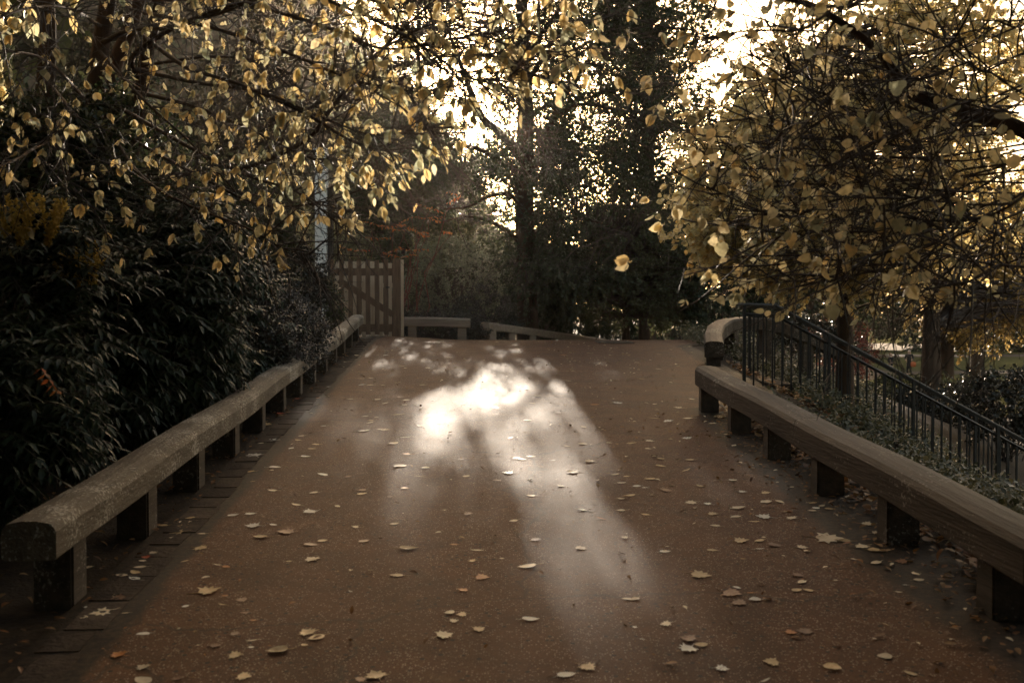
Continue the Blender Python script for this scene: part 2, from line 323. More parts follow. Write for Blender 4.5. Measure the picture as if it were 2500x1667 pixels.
MAT = dict(
    path=path_mat(),
    soil=noisy_mat('dark_soil', (.02, .014, .009), (.075, .048, .028), 9, .95, .6),
    lawn=noisy_mat('lawn_grass', (.05, .052, .022), (.11, .1, .045), 3, .95, .4, spec=.0),
    hill=noisy_mat('rocky_hillside', (.03, .019, .012), (.2, .135, .09), .6, .95, 1.0, spots=(1.1, .84, (.085, .08, .045)), bscale=2.5, spec=.05),
    stone=noisy_mat('kerb_stone', (.035, .025, .018), (.1, .073, .052), 7, .85, .6, island=.35, spec=.1),
    barrier=noisy_mat('weathered_beam', (.085, .066, .046), (.17, .135, .096), 11, .75, .5, stretch=(1, .2, 1), spots=(52, .83, (.42, .38, .31))),
    barrier_plain=noisy_mat('worn_beam', (.042, .031, .022), (.118, .088, .064), 13, .66, .35, stretch=(1, .07, 1), spots=(40, .9, (.32, .28, .24))),
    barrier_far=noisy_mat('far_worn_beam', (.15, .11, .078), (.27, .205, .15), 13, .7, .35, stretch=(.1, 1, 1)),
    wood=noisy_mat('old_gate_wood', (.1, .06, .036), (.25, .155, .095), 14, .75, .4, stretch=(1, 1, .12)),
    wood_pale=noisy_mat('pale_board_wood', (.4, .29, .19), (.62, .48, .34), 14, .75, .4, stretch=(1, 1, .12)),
    iron=noisy_mat('black_iron', (.008, .008, .009), (.02, .019, .018), 30, .42, .2, spec=.5),
    steel=noisy_mat('worn_handrail', (.05, .048, .045), (.11, .105, .1), 30, .6, .1, spec=.2),
    pale_paint=noisy_mat('pale_grey_paint', (.78, .75, .7), (.87, .84, .79), 4, .6, .1, stretch=(1, 1, .2)),
    dark_post=noisy_mat('dark_post_paint', (.045, .036, .03), (.085, .068, .055), 8, .6, .2),
    bark=noisy_mat('dark_bark', (.03, .018, .011), (.095, .058, .036), 5, .9, .9, stretch=(1, 1, .22), bscale=14),
    twig=noisy_mat('twig_bark', (.025, .016, .012), (.07, .043, .032), 12, .6, .3, spec=.5),
    redtwig=noisy_mat('red_twig_bark', (.09, .022, .016), (.2, .05, .035), 9, .55, .1),
    L_left=leaf_mat('ochre_leaf', [(.68, .49, .2), (.72, .55, .27), (.3, .32, .22), (.72, .5, .19), (.36, .37, .25), (.78, .62, .35), (.28, .31, .21), (.68, .54, .27), (.33, .35, .24)], .66, .36, .5),
    L_near=leaf_mat('cream_lime_leaf', [(.7, .57, .3), (.76, .64, .38), (.36, .34, .2), (.7, .5, .22), (.78, .68, .43), (.3, .3, .19)], .68, .4, .4),
    L_lime=leaf_mat('yellow_lime_leaf', [(.68, .54, .25), (.76, .63, .34), (.7, .53, .21), (.78, .67, .42), (.5, .44, .22), (.64, .43, .15)], .68, .42, .4),
    L_dark=leaf_mat('dark_tree_leaf', [(.026, .036, .014), (.05, .06, .024), (.038, .046, .018), (.07, .074, .03)], .3, .4, .4),
    L_ever=leaf_mat('evergreen_leaf', [(.022, .032, .013), (.042, .052, .022), (.06, .066, .028)], .25, .38, .4),
    L_bush=leaf_mat('olive_bush_leaf', [(.045, .056, .022), (.075, .084, .035), (.105, .102, .045), (.052, .066, .028)], .35, .4, .4),
    L_grey=leaf_mat('grey_green_leaf', [(.15, .165, .095), (.22, .225, .14), (.11, .125, .07), (.28, .27, .18)], .4, .33, .5),
    L_pale=leaf_mat('pale_willow_leaf', [(.2, .2, .12), (.27, .25, .15), (.16, .17, .1)], .45, .5, .4),
    L_maho=leaf_mat('mahonia_leaf', [(.017, .03, .012), (.031, .048, .02), (.05, .062, .028)], .2, .44, .4),
    L_tiny=leaf_mat('tiny_dark_leaf', [(.018, .02, .012), (.04, .036, .022), (.03, .03, .018)], .15, .32, .55),
    L_ivy=leaf_mat('ivy_leaf', [(.02, .035, .014), (.045, .06, .025), (.16, .15, .07)], .3, .28, .5),
    L_lit=leaf_mat('silver_shrub_leaf', [(.24, .22, .13), (.35, .31, .2), (.13, .13, .07)], .45, .32, .5),
    L_gold=leaf_mat('golden_far_leaf', [(.35, .23, .07), (.45, .32, .12), (.25, .18, .06), (.12, .1, .04)], .5, .45, .3),
    L_scrub=leaf_mat('hill_scrub_leaf', [(.05, .042, .02), (.1, .075, .04), (.035, .034, .017), (.14, .1, .055)], .3, .6, .1),
    L_orange=leaf_mat('orange_leaf', [(.5, .15, .045), (.55, .22, .07), (.42, .1, .035), (.4, .22, .08)], .45, .5, .3),
    L_red=leaf_mat('red_pink_leaf', [(.16, .04, .03), (.26, .09, .07), (.13, .035, .022)], .45, .5, .3),
    L_cover=leaf_mat('ground_cover_leaf', [(.07, .075, .035), (.14, .13, .065), (.045, .05, .022), (.2, .17, .09)], .35, .35, .5),
    L_litter=leaf_mat('litter_leaf', [(.26, .1, .03), (.33, .16, .05), (.14, .06, .025), (.4, .24, .1), (.1, .045, .02)], .25, .55, .3),
    flower=leaf_mat('yellow_flower', [(.36, .25, .05), (.5, .36, .09)], .4, .5, .3),
)

# ================================================================== SETTING
def grid_mesh(name, xs, ys, zf, mat, smooth=True):
    X, Y = np.meshgrid(xs, ys); Z = zf(X, Y)
    V = np.stack([X, Y, Z], -1).reshape(-1, 3); i = np.arange(len(V)).reshape(X.shape)
    f = np.stack([i[:-1, :-1], i[:-1, 1:], i[1:, 1:], i[1:, :-1]], -1).reshape(-1, 4)
    return link(name, np_mesh(name, V, [f], mat, smooth))
gx = np.concatenate([np.linspace(-600, -30, 14), np.linspace(-26, -9, 18), np.linspace(-8.6, 12, 104), np.linspace(13, 40, 28), np.linspace(60, 600, 12)])
gy = np.concatenate([np.linspace(-60, -3, 12), np.linspace(-2, 36, 153), np.linspace(38, 90, 27), np.linspace(120, 1500, 14)])
tag(grid_mesh('ground', gx, gy, lambda X, Y: g(X, Y) - .025, MAT['soil']), 'dark soil of the beds and bank on both sides of the path', 'ground', kind='structure')

# path sheet: follows the left kerb, widens at the junction on the right
ys = np.concatenate([np.linspace(-4, 30, 137)])
def right_edge(y): return np.interp(y, [-4, 11.5, 12.1, 12.6, 16, 19.5, 21, 24, 30], [2.9, 2.45, 3.1, 3.4, 3.4, 3.5, 4.5, 7, 9])
us = np.concatenate([[0, .03, .06, .09, .12], np.linspace(.16, .84, 18), [.88, .91, .94, .97, 1]])
V, dirt = [], []
for y in ys:
    l = XP(min(y, 21)) - .06; r = float(right_edge(y))
    xx = l + (r - l) * us; V.append(np.stack([xx, np.full_like(xx, y), g(xx, np.full_like(xx, y))], -1))
    rb = XB(min(y, 11.5)) + np.interp(y, [3, 6, 9, 11], [.0, -.1, -.02, .1])
    dR = sstep(-.45, .3, xx - rb) if y < 11.6 else sstep(-.5, .1, xx - r)
    dirt.append(np.maximum(dR, 1 - sstep(.12, .36, xx - (XP(min(y, 21)) + .02))))
V = np.concatenate(V); i = np.arange(len(V)).reshape(len(ys), len(us))
f = np.stack([i[:-1, :-1], i[:-1, 1:], i[1:, 1:], i[1:, :-1]], -1).reshape(-1, 4)
pm = np_mesh('path', V, [f], MAT['path']); at_ = pm.attributes.new('dirt', 'FLOAT', 'POINT'); at_.data.foreach_set('value', np.concatenate(dirt).astype(np.float32))
tag(link('path', pm), 'brown tarmac park path rising to a crest', 'path', kind='structure')

# kerb setts along the left side
bm = bmesh.new(); y = 1.5
while y < 20.6:
    ln = random.uniform(.24, .42); wd = random.uniform(.19, .23); yc = y + ln / 2
    x = XP(yc) + .105 + random.uniform(-.02, .02)
    bm_box(bm, (x, yc, float(g(x, yc)) - .066 + random.uniform(-.002, .003)), (wd, ln - .007, .14), Matrix.Rotation(R(3.3 + random.uniform(-2.5, 2.5)), 3, 'Z') @ Matrix.Rotation(math.atan(float(base(yc + .2) - base(yc - .2)) / .4), 3, 'X') @ Matrix.Rotation(R(random.uniform(-1.2, 1.2)), 3, 'Y'), .008)
    y += ln
tag(bm_obj('kerb', bm, MAT['stone'], smooth=False), 'row of worn stone setts along the left side of the path', 'kerb', kind='structure')

# lower lawn on the right with a worn brown walk across it
tag(grid_mesh('lawn', np.linspace(8, 120, 60), np.linspace(40, 260, 60), lambda X, Y: np.maximum(g(X, Y), -2.3) + .03 + .1 * np.sin(X * .09) * np.sin(Y * .06), MAT['lawn']), 'lower lawn seen between the trunks on the right', 'lawn', kind='structure')
for (ya, yb) in ((69, 73), (96, 103)):
    tag(grid_mesh('footpath', np.linspace(14, 118, 50), np.linspace(ya, yb, 5), lambda X, Y: -2.3 + .06 + .1 * np.sin(X * .09) * np.sin(Y * .06), MAT['soil']), 'bare earth walk crossing the lower lawn', 'footpath', kind='structure')

# rocky hill behind, left
def hill_z(X, Y):
    prof = np.interp(X, [-200, -60, -36, -20.6, -13.4, -9.4, -5.5, -1, 4, 9], [50, 49, 44, 33.5, 26.5, 21.2, 15, 8, 2.5, -3])
    face = sstep(62, 104, Y + .22 * (X + 10)) * (1 - .3 * sstep(130, 220, Y))
    rough = np.zeros_like(X)
    for s, a in ((.11, 1.8), (.27, 1.1), (.6, .8), (1.3, .5)):
        rough += a * np.sin(X * s * 2.1 + 3 * np.sin(Y * s)) * np.cos(Y * s * 1.7 + 2 * np.sin(X * s * .8))
    return prof * face + rough * face - 1.5 * (1 - face)
tag(grid_mesh('hill', np.concatenate([np.linspace(-200, -60, 30), np.linspace(-59, 10, 150)]), np.linspace(58, 220, 160), hill_z, MAT['hill']), 'steep brown rocky hillside rising behind the trees', 'hill', kind='structure')

# flight of steps going down to the right between the two railings
bm = bmesh.new()
for k in range(11):
    x = 3.55 + .3 * k; zt = .86 - .162 * k
    bm_box(bm, (x + .17, 14.35, zt - .3), (.34, 1.5, .6), None, .01)
tag(bm_obj('steps', bm, MAT['stone']), 'stone steps going down between the black railings', 'steps', kind='structure')

# ================================================================== BARRIERS
def beam_geo(line, wd, ht, ch=.05, sag=None):
    """line (n,3) of the top centre; a chamfered, slightly rounded beam profile swept along it"""
    line = np.asarray(line, float); n = len(line)
    T = np.empty_like(line); T[1:-1] = line[2:] - line[:-2]; T[0] = line[1] - line[0]; T[-1] = line[-1] - line[-2]
    T = nrm(T); A = nrm(np.cross(T, [0, 0, 1.])); B = np.array([0, 0, 1.])
    h = wd / 2
    prof = [(-h + .012, -ht), (-h, -ht + .012), (-h, -ch), (-h + ch * .45, -ch * .28), (-h * .3, 0), (h * .3, 0), (h - ch * .45, -ch * .28), (h, -ch), (h, -ht + .012), (h - .012, -ht)]
    k = len(prof); V = np.concatenate([[line[i] + A[i] * a + B * b for a, b in prof] for i in range(n)])
    idx = np.arange(n * k).reshape(n, k); a = idx[:-1]; b = idx[1:]
    G_ = Geo(); G_.add(V, np.stack([a, b, np.roll(b, -1, 1), np.roll(a, -1, 1)], -1).reshape(-1, 4), idx[:1], idx[-1:, ::-1])
    return G_
def barrier(name, label, line, posts, wd, ht, mat, post_size=(.2, .2), joints=(), rot=0.0):
    root = empty(name, (line[0][0], line[0][1], float(g(line[0][0], line[0][1]))), label, 'barrier')
    n = len(line); cuts = [round(n * q) for q in np.linspace(0, 1, (4 if n > 50 else 3 if n > 30 else 1) + 1)]
    for a, b in zip(cuts[:-1], cuts[1:]):           # butted lengths with a narrow open joint
        seg = [np.asarray(q, float) for q in line[a:min(b + 1, n)]]
        if b < n: seg[-1] = seg[-1] + (seg[-2] - seg[-1]) * (.008 / np.linalg.norm(seg[-2] - seg[-1]))
        beam_geo(seg, wd, ht).build('beam', mat, root, smooth=False)
    for (x, y, ztop, zr) in posts:
        zb = min(float(g(x, y)), ztop - .2) - .12
        bm = bmesh.new(); bm_box(bm, (x, y, (ztop + zb) / 2), (*post_size, ztop - zb), Matrix.Rotation(zr, 3, 'Z'), .012)
        bm_obj('post', bm, MAT['barrier_plain'] if mat is MAT['barrier'] else mat, root)
    return root
# left: beam top from the photograph's measurements, height follows the slope with small steps at the joints
yl = np.linspace(4.62, 20.35, 64)
def left_top(y): return float(g(XP(y), y)) + np.interp(y, [4.6, 8, 11.5, 20.4], [.545, .52, .5, .5]) + .008 * math.sin(y * 1.9)
line = [(XP(y) - .09 + .012 * math.sin(y * .9), y, left_top(y)) for y in yl]
posts = [(XP(y) - .17, y + .1, left_top(y) - .17, R(3.3)) for y in np.arange(5.05, 20.5, 1.252)]
barrier('low_barrier', 'long lichen-speckled low barrier along the kerb under the dark hedge', line, posts, .25, .185, MAT['barrier'])
# right: plain worn beam, near end out of frame
yr = np.linspace(11.42, 1.2, 44)
def right_top(y): return float(base(y)) + .5 + .006 * math.sin(y * 2.3)
line = [(XB(y) + .12, y, right_top(y)) for y in yr]
posts = [(XB(y) + .115, y + .1, right_top(y) - .2, R(-2)) for y in (11.2, 9.88, 8.62, 7.36, 6.1, 4.84, 3.6, 2.3)]
barrier('low_barrier', 'smooth brown low barrier in front of the bank of ground cover and black railing', line, posts, .27, .225, MAT['barrier_plain'])
# curved corner barrier at the head of the steps
pl = smooth_line([(3.2, 15.75, 1.39), (3.38, 16.7, 1.56), (3.72, 17.75, 1.71), (4.2, 18.45, 1.77), (4.75, 18.75, 1.77), (5.4, 18.95, 1.6), (6.4, 19.1, 1.15)], 9)
posts = [(x, y, z - .2, a) for (x, y, z, a) in ((3.22, 15.9, 1.42, -.15), (3.5, 17.0, 1.6, -.3), (3.98, 18.1, 1.73, -.6), (4.75, 18.72, 1.75, -1.2), (5.6, 18.98, 1.5, -1.4))]
barrier('curved_barrier', 'short curved low barrier bending round the corner at the top of the railing', pl, posts, .3, .26, MAT['barrier_plain'], (.22, .22))
# beside the gate
zt = 1.76
line = [(P(926, 728, 23.6)[0], 23.6, zt), (P(1000, 728, 23.6)[0], 23.6, zt - .005), (P(1080, 728, 23.6)[0], 23.6, zt - .03)]
barrier('low_barrier', 'short level barrier standing between the picket gate and the gap', line, [(P(947, 728, 23.6)[0], 23.62, 1.56, 0), (P(1061, 728, 23.6)[0], 23.62, 1.54, 0)], .24, .22, MAT['barrier_far'])
# descending beyond the crest
p0, p1, p2 = P(1114, 739, 24.2), P(1250, 758, 27), P(1480, 793, 33)
line = smooth_line([p0, p1, p2], 8)
barrier('low_barrier', 'sloping barrier running down behind the crest towards the dark laurels', line, [(q[0] + .05, q[1] + .05, q[2] - .18, .5) for q in smooth_line([p0 + (p1 - p0) * .06, p1, p2], 6)], .24, .2, MAT['barrier_far'])

# ================================================================== RAILINGS
def railing(label, y, x0, ztop, ext):
    s = -.54
    root = empty('railing', (x0, y, float(g(x0, y))), label, 'railing', 'black railings beside the steps')
    gx_ = Geo(); xe = x0 + .42; xn = x0 + 5.2
    top = np.array([[(x0 - ext, y, ztop), (x0, y, ztop), (xe, y, ztop - .01), (xn, y, ztop - .01 + s * (xn - xe))]])
    top = smooth_line(top[0], 4)[None] * 0 + top
    seg = []
    for a, b in zip(top[0][:-1], top[0][1:]): seg.append([a, b])
    tubes(gx_, np.array(seg), np.full((3, 2), .021), 8)
    gx_.build('handrail', MAT['steel'], root)
    gu = Geo(); d = np.array([0, 0, -.13])
    seg = np.array([[top[0][1] + d, top[0][2] + d], [top[0][2] + d, top[0][3] + d]]); tubes(gu, seg, np.full((2, 2), .017), 4); gu.build('under_rail', MAT['iron'], root)
    def zt(x): return ztop - .01 + (s * (x - xe) if x > xe else 0)
    k = 0; x = x0
    while x < xn:
        thick = k % 9 == 0
        bm = bmesh.new(); w_ = .042 if thick else .02
        t = zt(x) - (.0 if thick else .13); b = float(g(x, y)) - .1 if True else 0
        bm_box(bm, (x, y, (t + b) / 2), (w_, w_, t - b), None, .003)
        bm_obj('post' if thick else 'baluster', bm, MAT['iron'], root); k += 1; x += .128
    return root
railing('black iron railing on the camera side of the steps, with the longer handrail end', 13.5, P(1710, 700, 13.5)[0], P(1710, 699, 13.5)[2], .16)
railing('black iron railing on the far side of the steps, behind its twin', 15.15, P(1722, 706, 15.15)[0], P(1722, 706, 15.15)[2], .15)

# ================================================================== GATE, FENCE, PILLAR
GY = 22.5
def gp(px, py): return P(px, py, GY)
root = empty('picket_gate', (gp(840, 772)[0], GY, gp(840, 772)[2]), 'weathered brown picket gate with a diagonal brace', 'gate')
for px in (782, 803, 822, 843, 864, 885):
    bm = bmesh.new(); top = gp(px, 597 + random.uniform(-1.5, 1.5))[2]; bot = gp(px, 768)[2]
    bm_box(bm, (gp(px, 0)[0], GY - .035, (top + bot) / 2), (.105, .022, top - bot), Matrix.Rotation(R(random.uniform(-.4, .4)), 3, 'Y'), .006)
    bm_obj('picket', bm, MAT['wood'], root)
xa, xb = gp(763, 0)[0], gp(902, 0)[0]
for (ya, yb) in ((616, 633), (744, 762)):
    bm = bmesh.new(); z1, z2 = gp(0, ya)[2], gp(0, yb)[2]
    bm_box(bm, ((xa + xb) / 2, GY, (z1 + z2) / 2), (xb - xa, .045, z1 - z2), None, .005); bm_obj('rail', bm, MAT['wood'], root)
a, b = gp(778, 643), gp(902, 722); bm = bmesh.new(); d = b - a
bm_box(bm, ((a + b) / 2)[:3] * np.array([1, 1, 1]), (float(np.linalg.norm(d)), .04, .14), Matrix.Rotation(-math.atan2(d[2], d[0]), 3, 'Y'), .005); bm_obj('brace', bm, MAT['wood'], root)
bm = bmesh.new(); bm_box(bm, (gp(889, 0)[0], GY - .065, gp(0, 660)[2]), (.09, .02, .03), None, .004); bm_obj('latch', bm, MAT['iron'], root)
for px0, px1, nm, mt, top_, dy, lab in ((900, 918, 'gate_post', 'wood', 594, 0, 'thick square post on which the picket gate closes'), (757, 763, 'gate_post', 'wood', 596, .02, 'slim post on the hinge side of the picket gate by the hedge')):
    bm = bmesh.new(); x0, x1 = gp(px0, 0)[0], gp(px1, 0)[0]; top = gp(0, top_)[2]; bot = float(g(x0, GY)) - .15
    bm_box(bm, ((x0 + x1) / 2, GY + dy, (top + bot) / 2), (x1 - x0, .15, top - bot), None, .012)
    tag(bm_obj(nm, bm, MAT[mt], None), lab, 'post')
FY = 23.15
def fp(px, py): return P(px, py, FY)
root = empty('board_fence', (fp(840, 772)[0], FY, float(g(fp(840, 0)[0], FY))), 'paler board fence close behind the picket gate', 'fence')
for k, px in enumerate((771, 792, 812, 833, 853, 873, 893, 922)):
    bm = bmesh.new(); top = fp(px, 604 if px < 900 else 596)[2]; bot = float(g(fp(px, 0)[0], FY)) - .05
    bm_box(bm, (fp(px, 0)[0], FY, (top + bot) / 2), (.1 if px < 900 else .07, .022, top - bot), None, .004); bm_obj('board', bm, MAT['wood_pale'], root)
for ya, yb, xa_, xb_ in ((600, 616, 768, 868), (650, 660, 768, 924), (748, 760, 768, 924)):
    bm = bmesh.new(); z1, z2 = fp(0, ya)[2], fp(0, yb)[2]; xa, xb = fp(xa_, 0)[0], fp(xb_, 0)[0]
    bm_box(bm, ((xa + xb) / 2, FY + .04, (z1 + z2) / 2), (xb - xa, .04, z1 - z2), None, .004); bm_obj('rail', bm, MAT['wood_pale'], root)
PYY = 25.5
x0, x1 = P(723, 0, PYY)[0], P(750, 0, PYY)[0]; top = P(0, 350, PYY)[2]; bot = float(g(x0, PYY)) - .2
root = empty('pillar', ((x0 + x1) / 2, PYY, bot), 'tall pale grey square pillar behind the hedge and gate', 'pillar')
bm = bmesh.new(); bm_box(bm, ((x0 + x1) / 2, PYY, (top + bot) / 2), (x1 - x0, .3, top - bot), None, .02); bm_obj('shaft', bm, MAT['pale_paint'], root)
bm = bmesh.new(); bm_box(bm, ((x0 + x1) / 2, PYY, top + .04), (x1 - x0 + .06, .36, .08), None, .02); bm_obj('cap', bm, MAT['pale_paint'], root)
x0, x1 = P(751, 0, PYY)[0], P(761, 0, PYY)[0]; top = P(0, 430, PYY)[2]
root = empty('timber_post', ((x0 + x1) / 2, PYY, bot), 'slim dark post standing against the pale pillar', 'post')
bm = bmesh.new(); bm_box(bm, ((x0 + x1) / 2, PYY + .02, (top + bot) / 2), (x1 - x0, .2, top - bot), None, .03); bm_obj('shaft', bm, MAT['dark_post'], root)
ge = Geo(); xw = x1 + .018
tubes(ge, smooth_line([(xw, PYY - .05, bot + .1), (xw, PYY - .05, bot + 1.5), (xw + .01, PYY - .05, top - .2), (xw - .04, PYY - .05, top - .03)], 12)[None], np.full((1, 12), .012), 6); ge.build('cable', MAT['iron'], root)
# drain cover set in the path at the crest
c = G(1410, 786); root = empty('drain_cover', c + [0, 0, .006], 'flat grey metal cover set into the path at the crest', 'drain cover')
sl_ = float(base(c[1] + .3) - base(c[1] - .3)) / .6
bm = bmesh.new(); bm_box(bm, c + [0, 0, .004], (.62, 1.1, .012), Matrix.Rotation(math.atan(sl_), 3, 'X'), .003); bm_obj('plate', bm, MAT['stone'], root)
bm = bmesh.new()
for sx in (-.335, .335): bm_box(bm, c + [sx, 0, .006], (.04, 1.2, .014), Matrix.Rotation(math.atan(sl_), 3, 'X'), .003)
bm_obj('frame', bm, MAT['iron'], root)
# ================================================================== VEGETATION BUILDERS
DIA, DIA_W, OVA, LIME = leaf_diamond(.27), leaf_diamond(.4), leaf_ovate(.28), leaf_lime()
NARROW = leaf_diamond(.16)
def lump(p, s, seed=0.):
    a = np.sin(p[:, 0] * s + seed) * np.cos(p[:, 1] * s * 1.1 + 2 * seed) + np.sin(p[:, 2] * s * 1.3 + seed * 3) * np.cos(p[:, 0] * s * .7 - p[:, 2] * s * .6 + seed)
    return a * .5 + .35 * np.sin(p[:, 0] * s * 2.3 + 5 + seed) * np.sin(p[:, 1] * s * 2.1) * np.sin(p[:, 2] * s * 2.5 + seed)
def ell(c, r, n, shell=.6, clump=0., cs=1.5, seed=0., zmin=None):
    out = []
    c = np.array(c, float); r = np.asarray(r, float)
    if zmin is not None: c[2] = max(c[2], zmin - .2 * r[2])
    tot = 0
    while tot < n:
        d = rnd_dirs(n * 2); u = rng.random(n * 2) ** (1 / 3); u = shell + (1 - shell) * u if shell else u
        p = d * u[:, None] * (1 + .16 * lump(d * 3, 1.7, seed))[:, None] * r + c
        keep = rng.random(n * 2) < np.clip(1 - clump + clump * (1.2 * lump(p, cs, seed) + .55), 0.02, 1)
        if zmin is not None: keep &= p[:, 2] > zmin
        out.append(p[keep]); tot += keep.sum()
    return np.concatenate(out)[:n]
def nearest(T, K, up=.6):
    best = np.full(len(T), 1e9); src = np.zeros_like(T)
    for k in K:
        d = np.linalg.norm(T - k, axis=1) + up * np.maximum(k[2] - T[:, 2] + .2, 0)
        m = d < best; best[m] = d[m]; src[m] = k
    return src
def branches(geo, S, T, r0=.03, r1=.006, seg=6, arch=.12, jit=.08, sides=4, cull=False):
    L = np.linalg.norm(T - S, axis=1, keepdims=True)
    M = (S + T) / 2 + np.array([0, 0, 1.]) * arch * L + jit * L * rng.normal(size=S.shape)
    t = np.linspace(0, 1, seg + 1)[None, :, None]
    pts = (1 - t) ** 2 * S[:, None] + 2 * t * (1 - t) * M[:, None] + t * t * T[:, None]
    pts[:, 1:-1] += .02 * L[:, None] * rng.normal(size=pts[:, 1:-1].shape)
    rr = np.minimum(r0 * (.4 + .25 * L[:, 0]), r0 * 1.6)
    tt = np.linspace(0, 1, seg + 1)[None]
    tubes(geo, pts, rr[:, None] * (1 - tt) + r1 * tt, sides)
    return pts
def twiglets(tg, lg, T, D0, k, L, nleaf, size, tmpl, hang=.3, droop=-.1, r=.004, out=.6, cull=True, normal=None, tmin=.15, lfun=None, nj=.6, seg=3):
    n = len(T); P0 = np.repeat(T, k, 0); D = nrm(out * np.repeat(D0, k, 0) + rnd_dirs(n * k) * .9)
    Ls = L * (.5 + rng.random(n * k))
    if cull:
        kp = rng.random(n * k) > gap(P0) ; P0, D, Ls = P0[kp], D[kp], Ls[kp]
    pts, rad = grow(P0, D, Ls, np.full(len(P0), r), np.full(len(P0), r * .35), seg, droop, .2)
    if tg is not None: tubes(tg, pts, rad, 3)
    t = tmin + (1 - tmin) * rng.random((len(P0), nleaf)); pos, tan = along(pts, t)
    d = nrm(.5 * tan + .7 * rnd_dirs(len(pos)) + np.array([0, 0, -hang]))
    if lfun is not None:
        kp = lfun(pos); pos, d = pos[kp], d[kp]
    if cull:
        kp = rng.random(len(pos)) > 1.3 * gap(pos); pos, d = pos[kp], d[kp]
    leaves(lg, pos, d, size * (.7 + .6 * rng.random(len(pos))), tmpl, normal, nj)
    return pts
def wood(geo, pts4, n=None, sides=8):
    """pts4 rows x,y,z,radius"""
    q = smooth_line(pts4, n or 4 * len(pts4)); tubes(geo, q[None, :, :3], np.maximum(q[None, :, 3], .003), sides); return q

def tree(name, label, cat, trunks, crowns, leafm, ncl, twk, twl, nleaf, lsize, tmpl, group=None, hang=.3, shell=.35, clump=.6, cs=1.2, seed=1., barkm='bark', r0=.05, cull=True, trunk_sides=9):
    """trunks: list of (rows x,y,z,r); crowns: list of (centre, radii, weight)"""
    b0 = trunks[0][0]; root = empty(name, b0[:3], label, cat, group)
    tr = Geo(); K = []
    for t in trunks:
        q = wood(tr, t, None, trunk_sides); K.append(q[len(q) // 3:, :3])
    K = np.concatenate(K); wsum = sum(c[2] for c in crowns)
    T = np.concatenate([ell(c[0], c[1], max(3, int(ncl * c[2] / wsum)), shell, clump, cs, seed + i) for i, c in enumerate(crowns)])
    C = np.mean([c[0] for c in crowns], 0)
    S = nearest(T, K); br = Geo(); branches(br, S, T, r0, .008)
    lg = Geo(); D0 = nrm(T - S + .3 * nrm(T - C))
    twiglets(br, lg, T, D0, twk, twl, nleaf, lsize, tmpl, hang, cull=cull)
    tr.build('trunk', MAT[barkm], root); br.build('branches', MAT['twig'], root); lg.build('crown', MAT[leafm], root)
    return root
def shrub(name, label, c, r, leafm, ncl, twk, twl, nleaf, lsize, tmpl, group=None, hang=0., shell=.55, clump=.5, cs=2.5, seed=1., out=.8, normal=None, cat='shrub', stem_r=.014, cull=True, barkm='twig'):
    c = np.asarray(c, float); r = np.asarray(r, float); zb = float(g(c[0], c[1])) - .03
    root = empty(name, (c[0], c[1], zb), label, cat, group)
    T = ell(c, r, ncl, shell, clump, cs, seed, zmin=zb + .08)
    B = np.stack([c[0] + rng.normal(0, .12, ncl) * r[0], c[1] + rng.normal(0, .12, ncl) * r[1], np.full(ncl, zb)], 1)
    br = Geo(); sel = rng.random(ncl) < .35; branches(br, B[sel], T[sel], stem_r, .004, arch=.1)
    lg = Geo(); D0 = nrm((T - c) / r + np.array([0, 0, .25]))
    twiglets(br, lg, T, D0, twk, twl, nleaf, lsize, tmpl, hang, droop=-.05, out=out, normal=normal, cull=cull)
    br.build('stems', MAT[barkm], root); lg.build('foliage', MAT[leafm], root)
    return root
def PX(rows, D=None):
    """rows (px,py,depth,radius) -> x,y,z,r"""
    return [(*P(a, b, d), r) for a, b, d, r in rows]

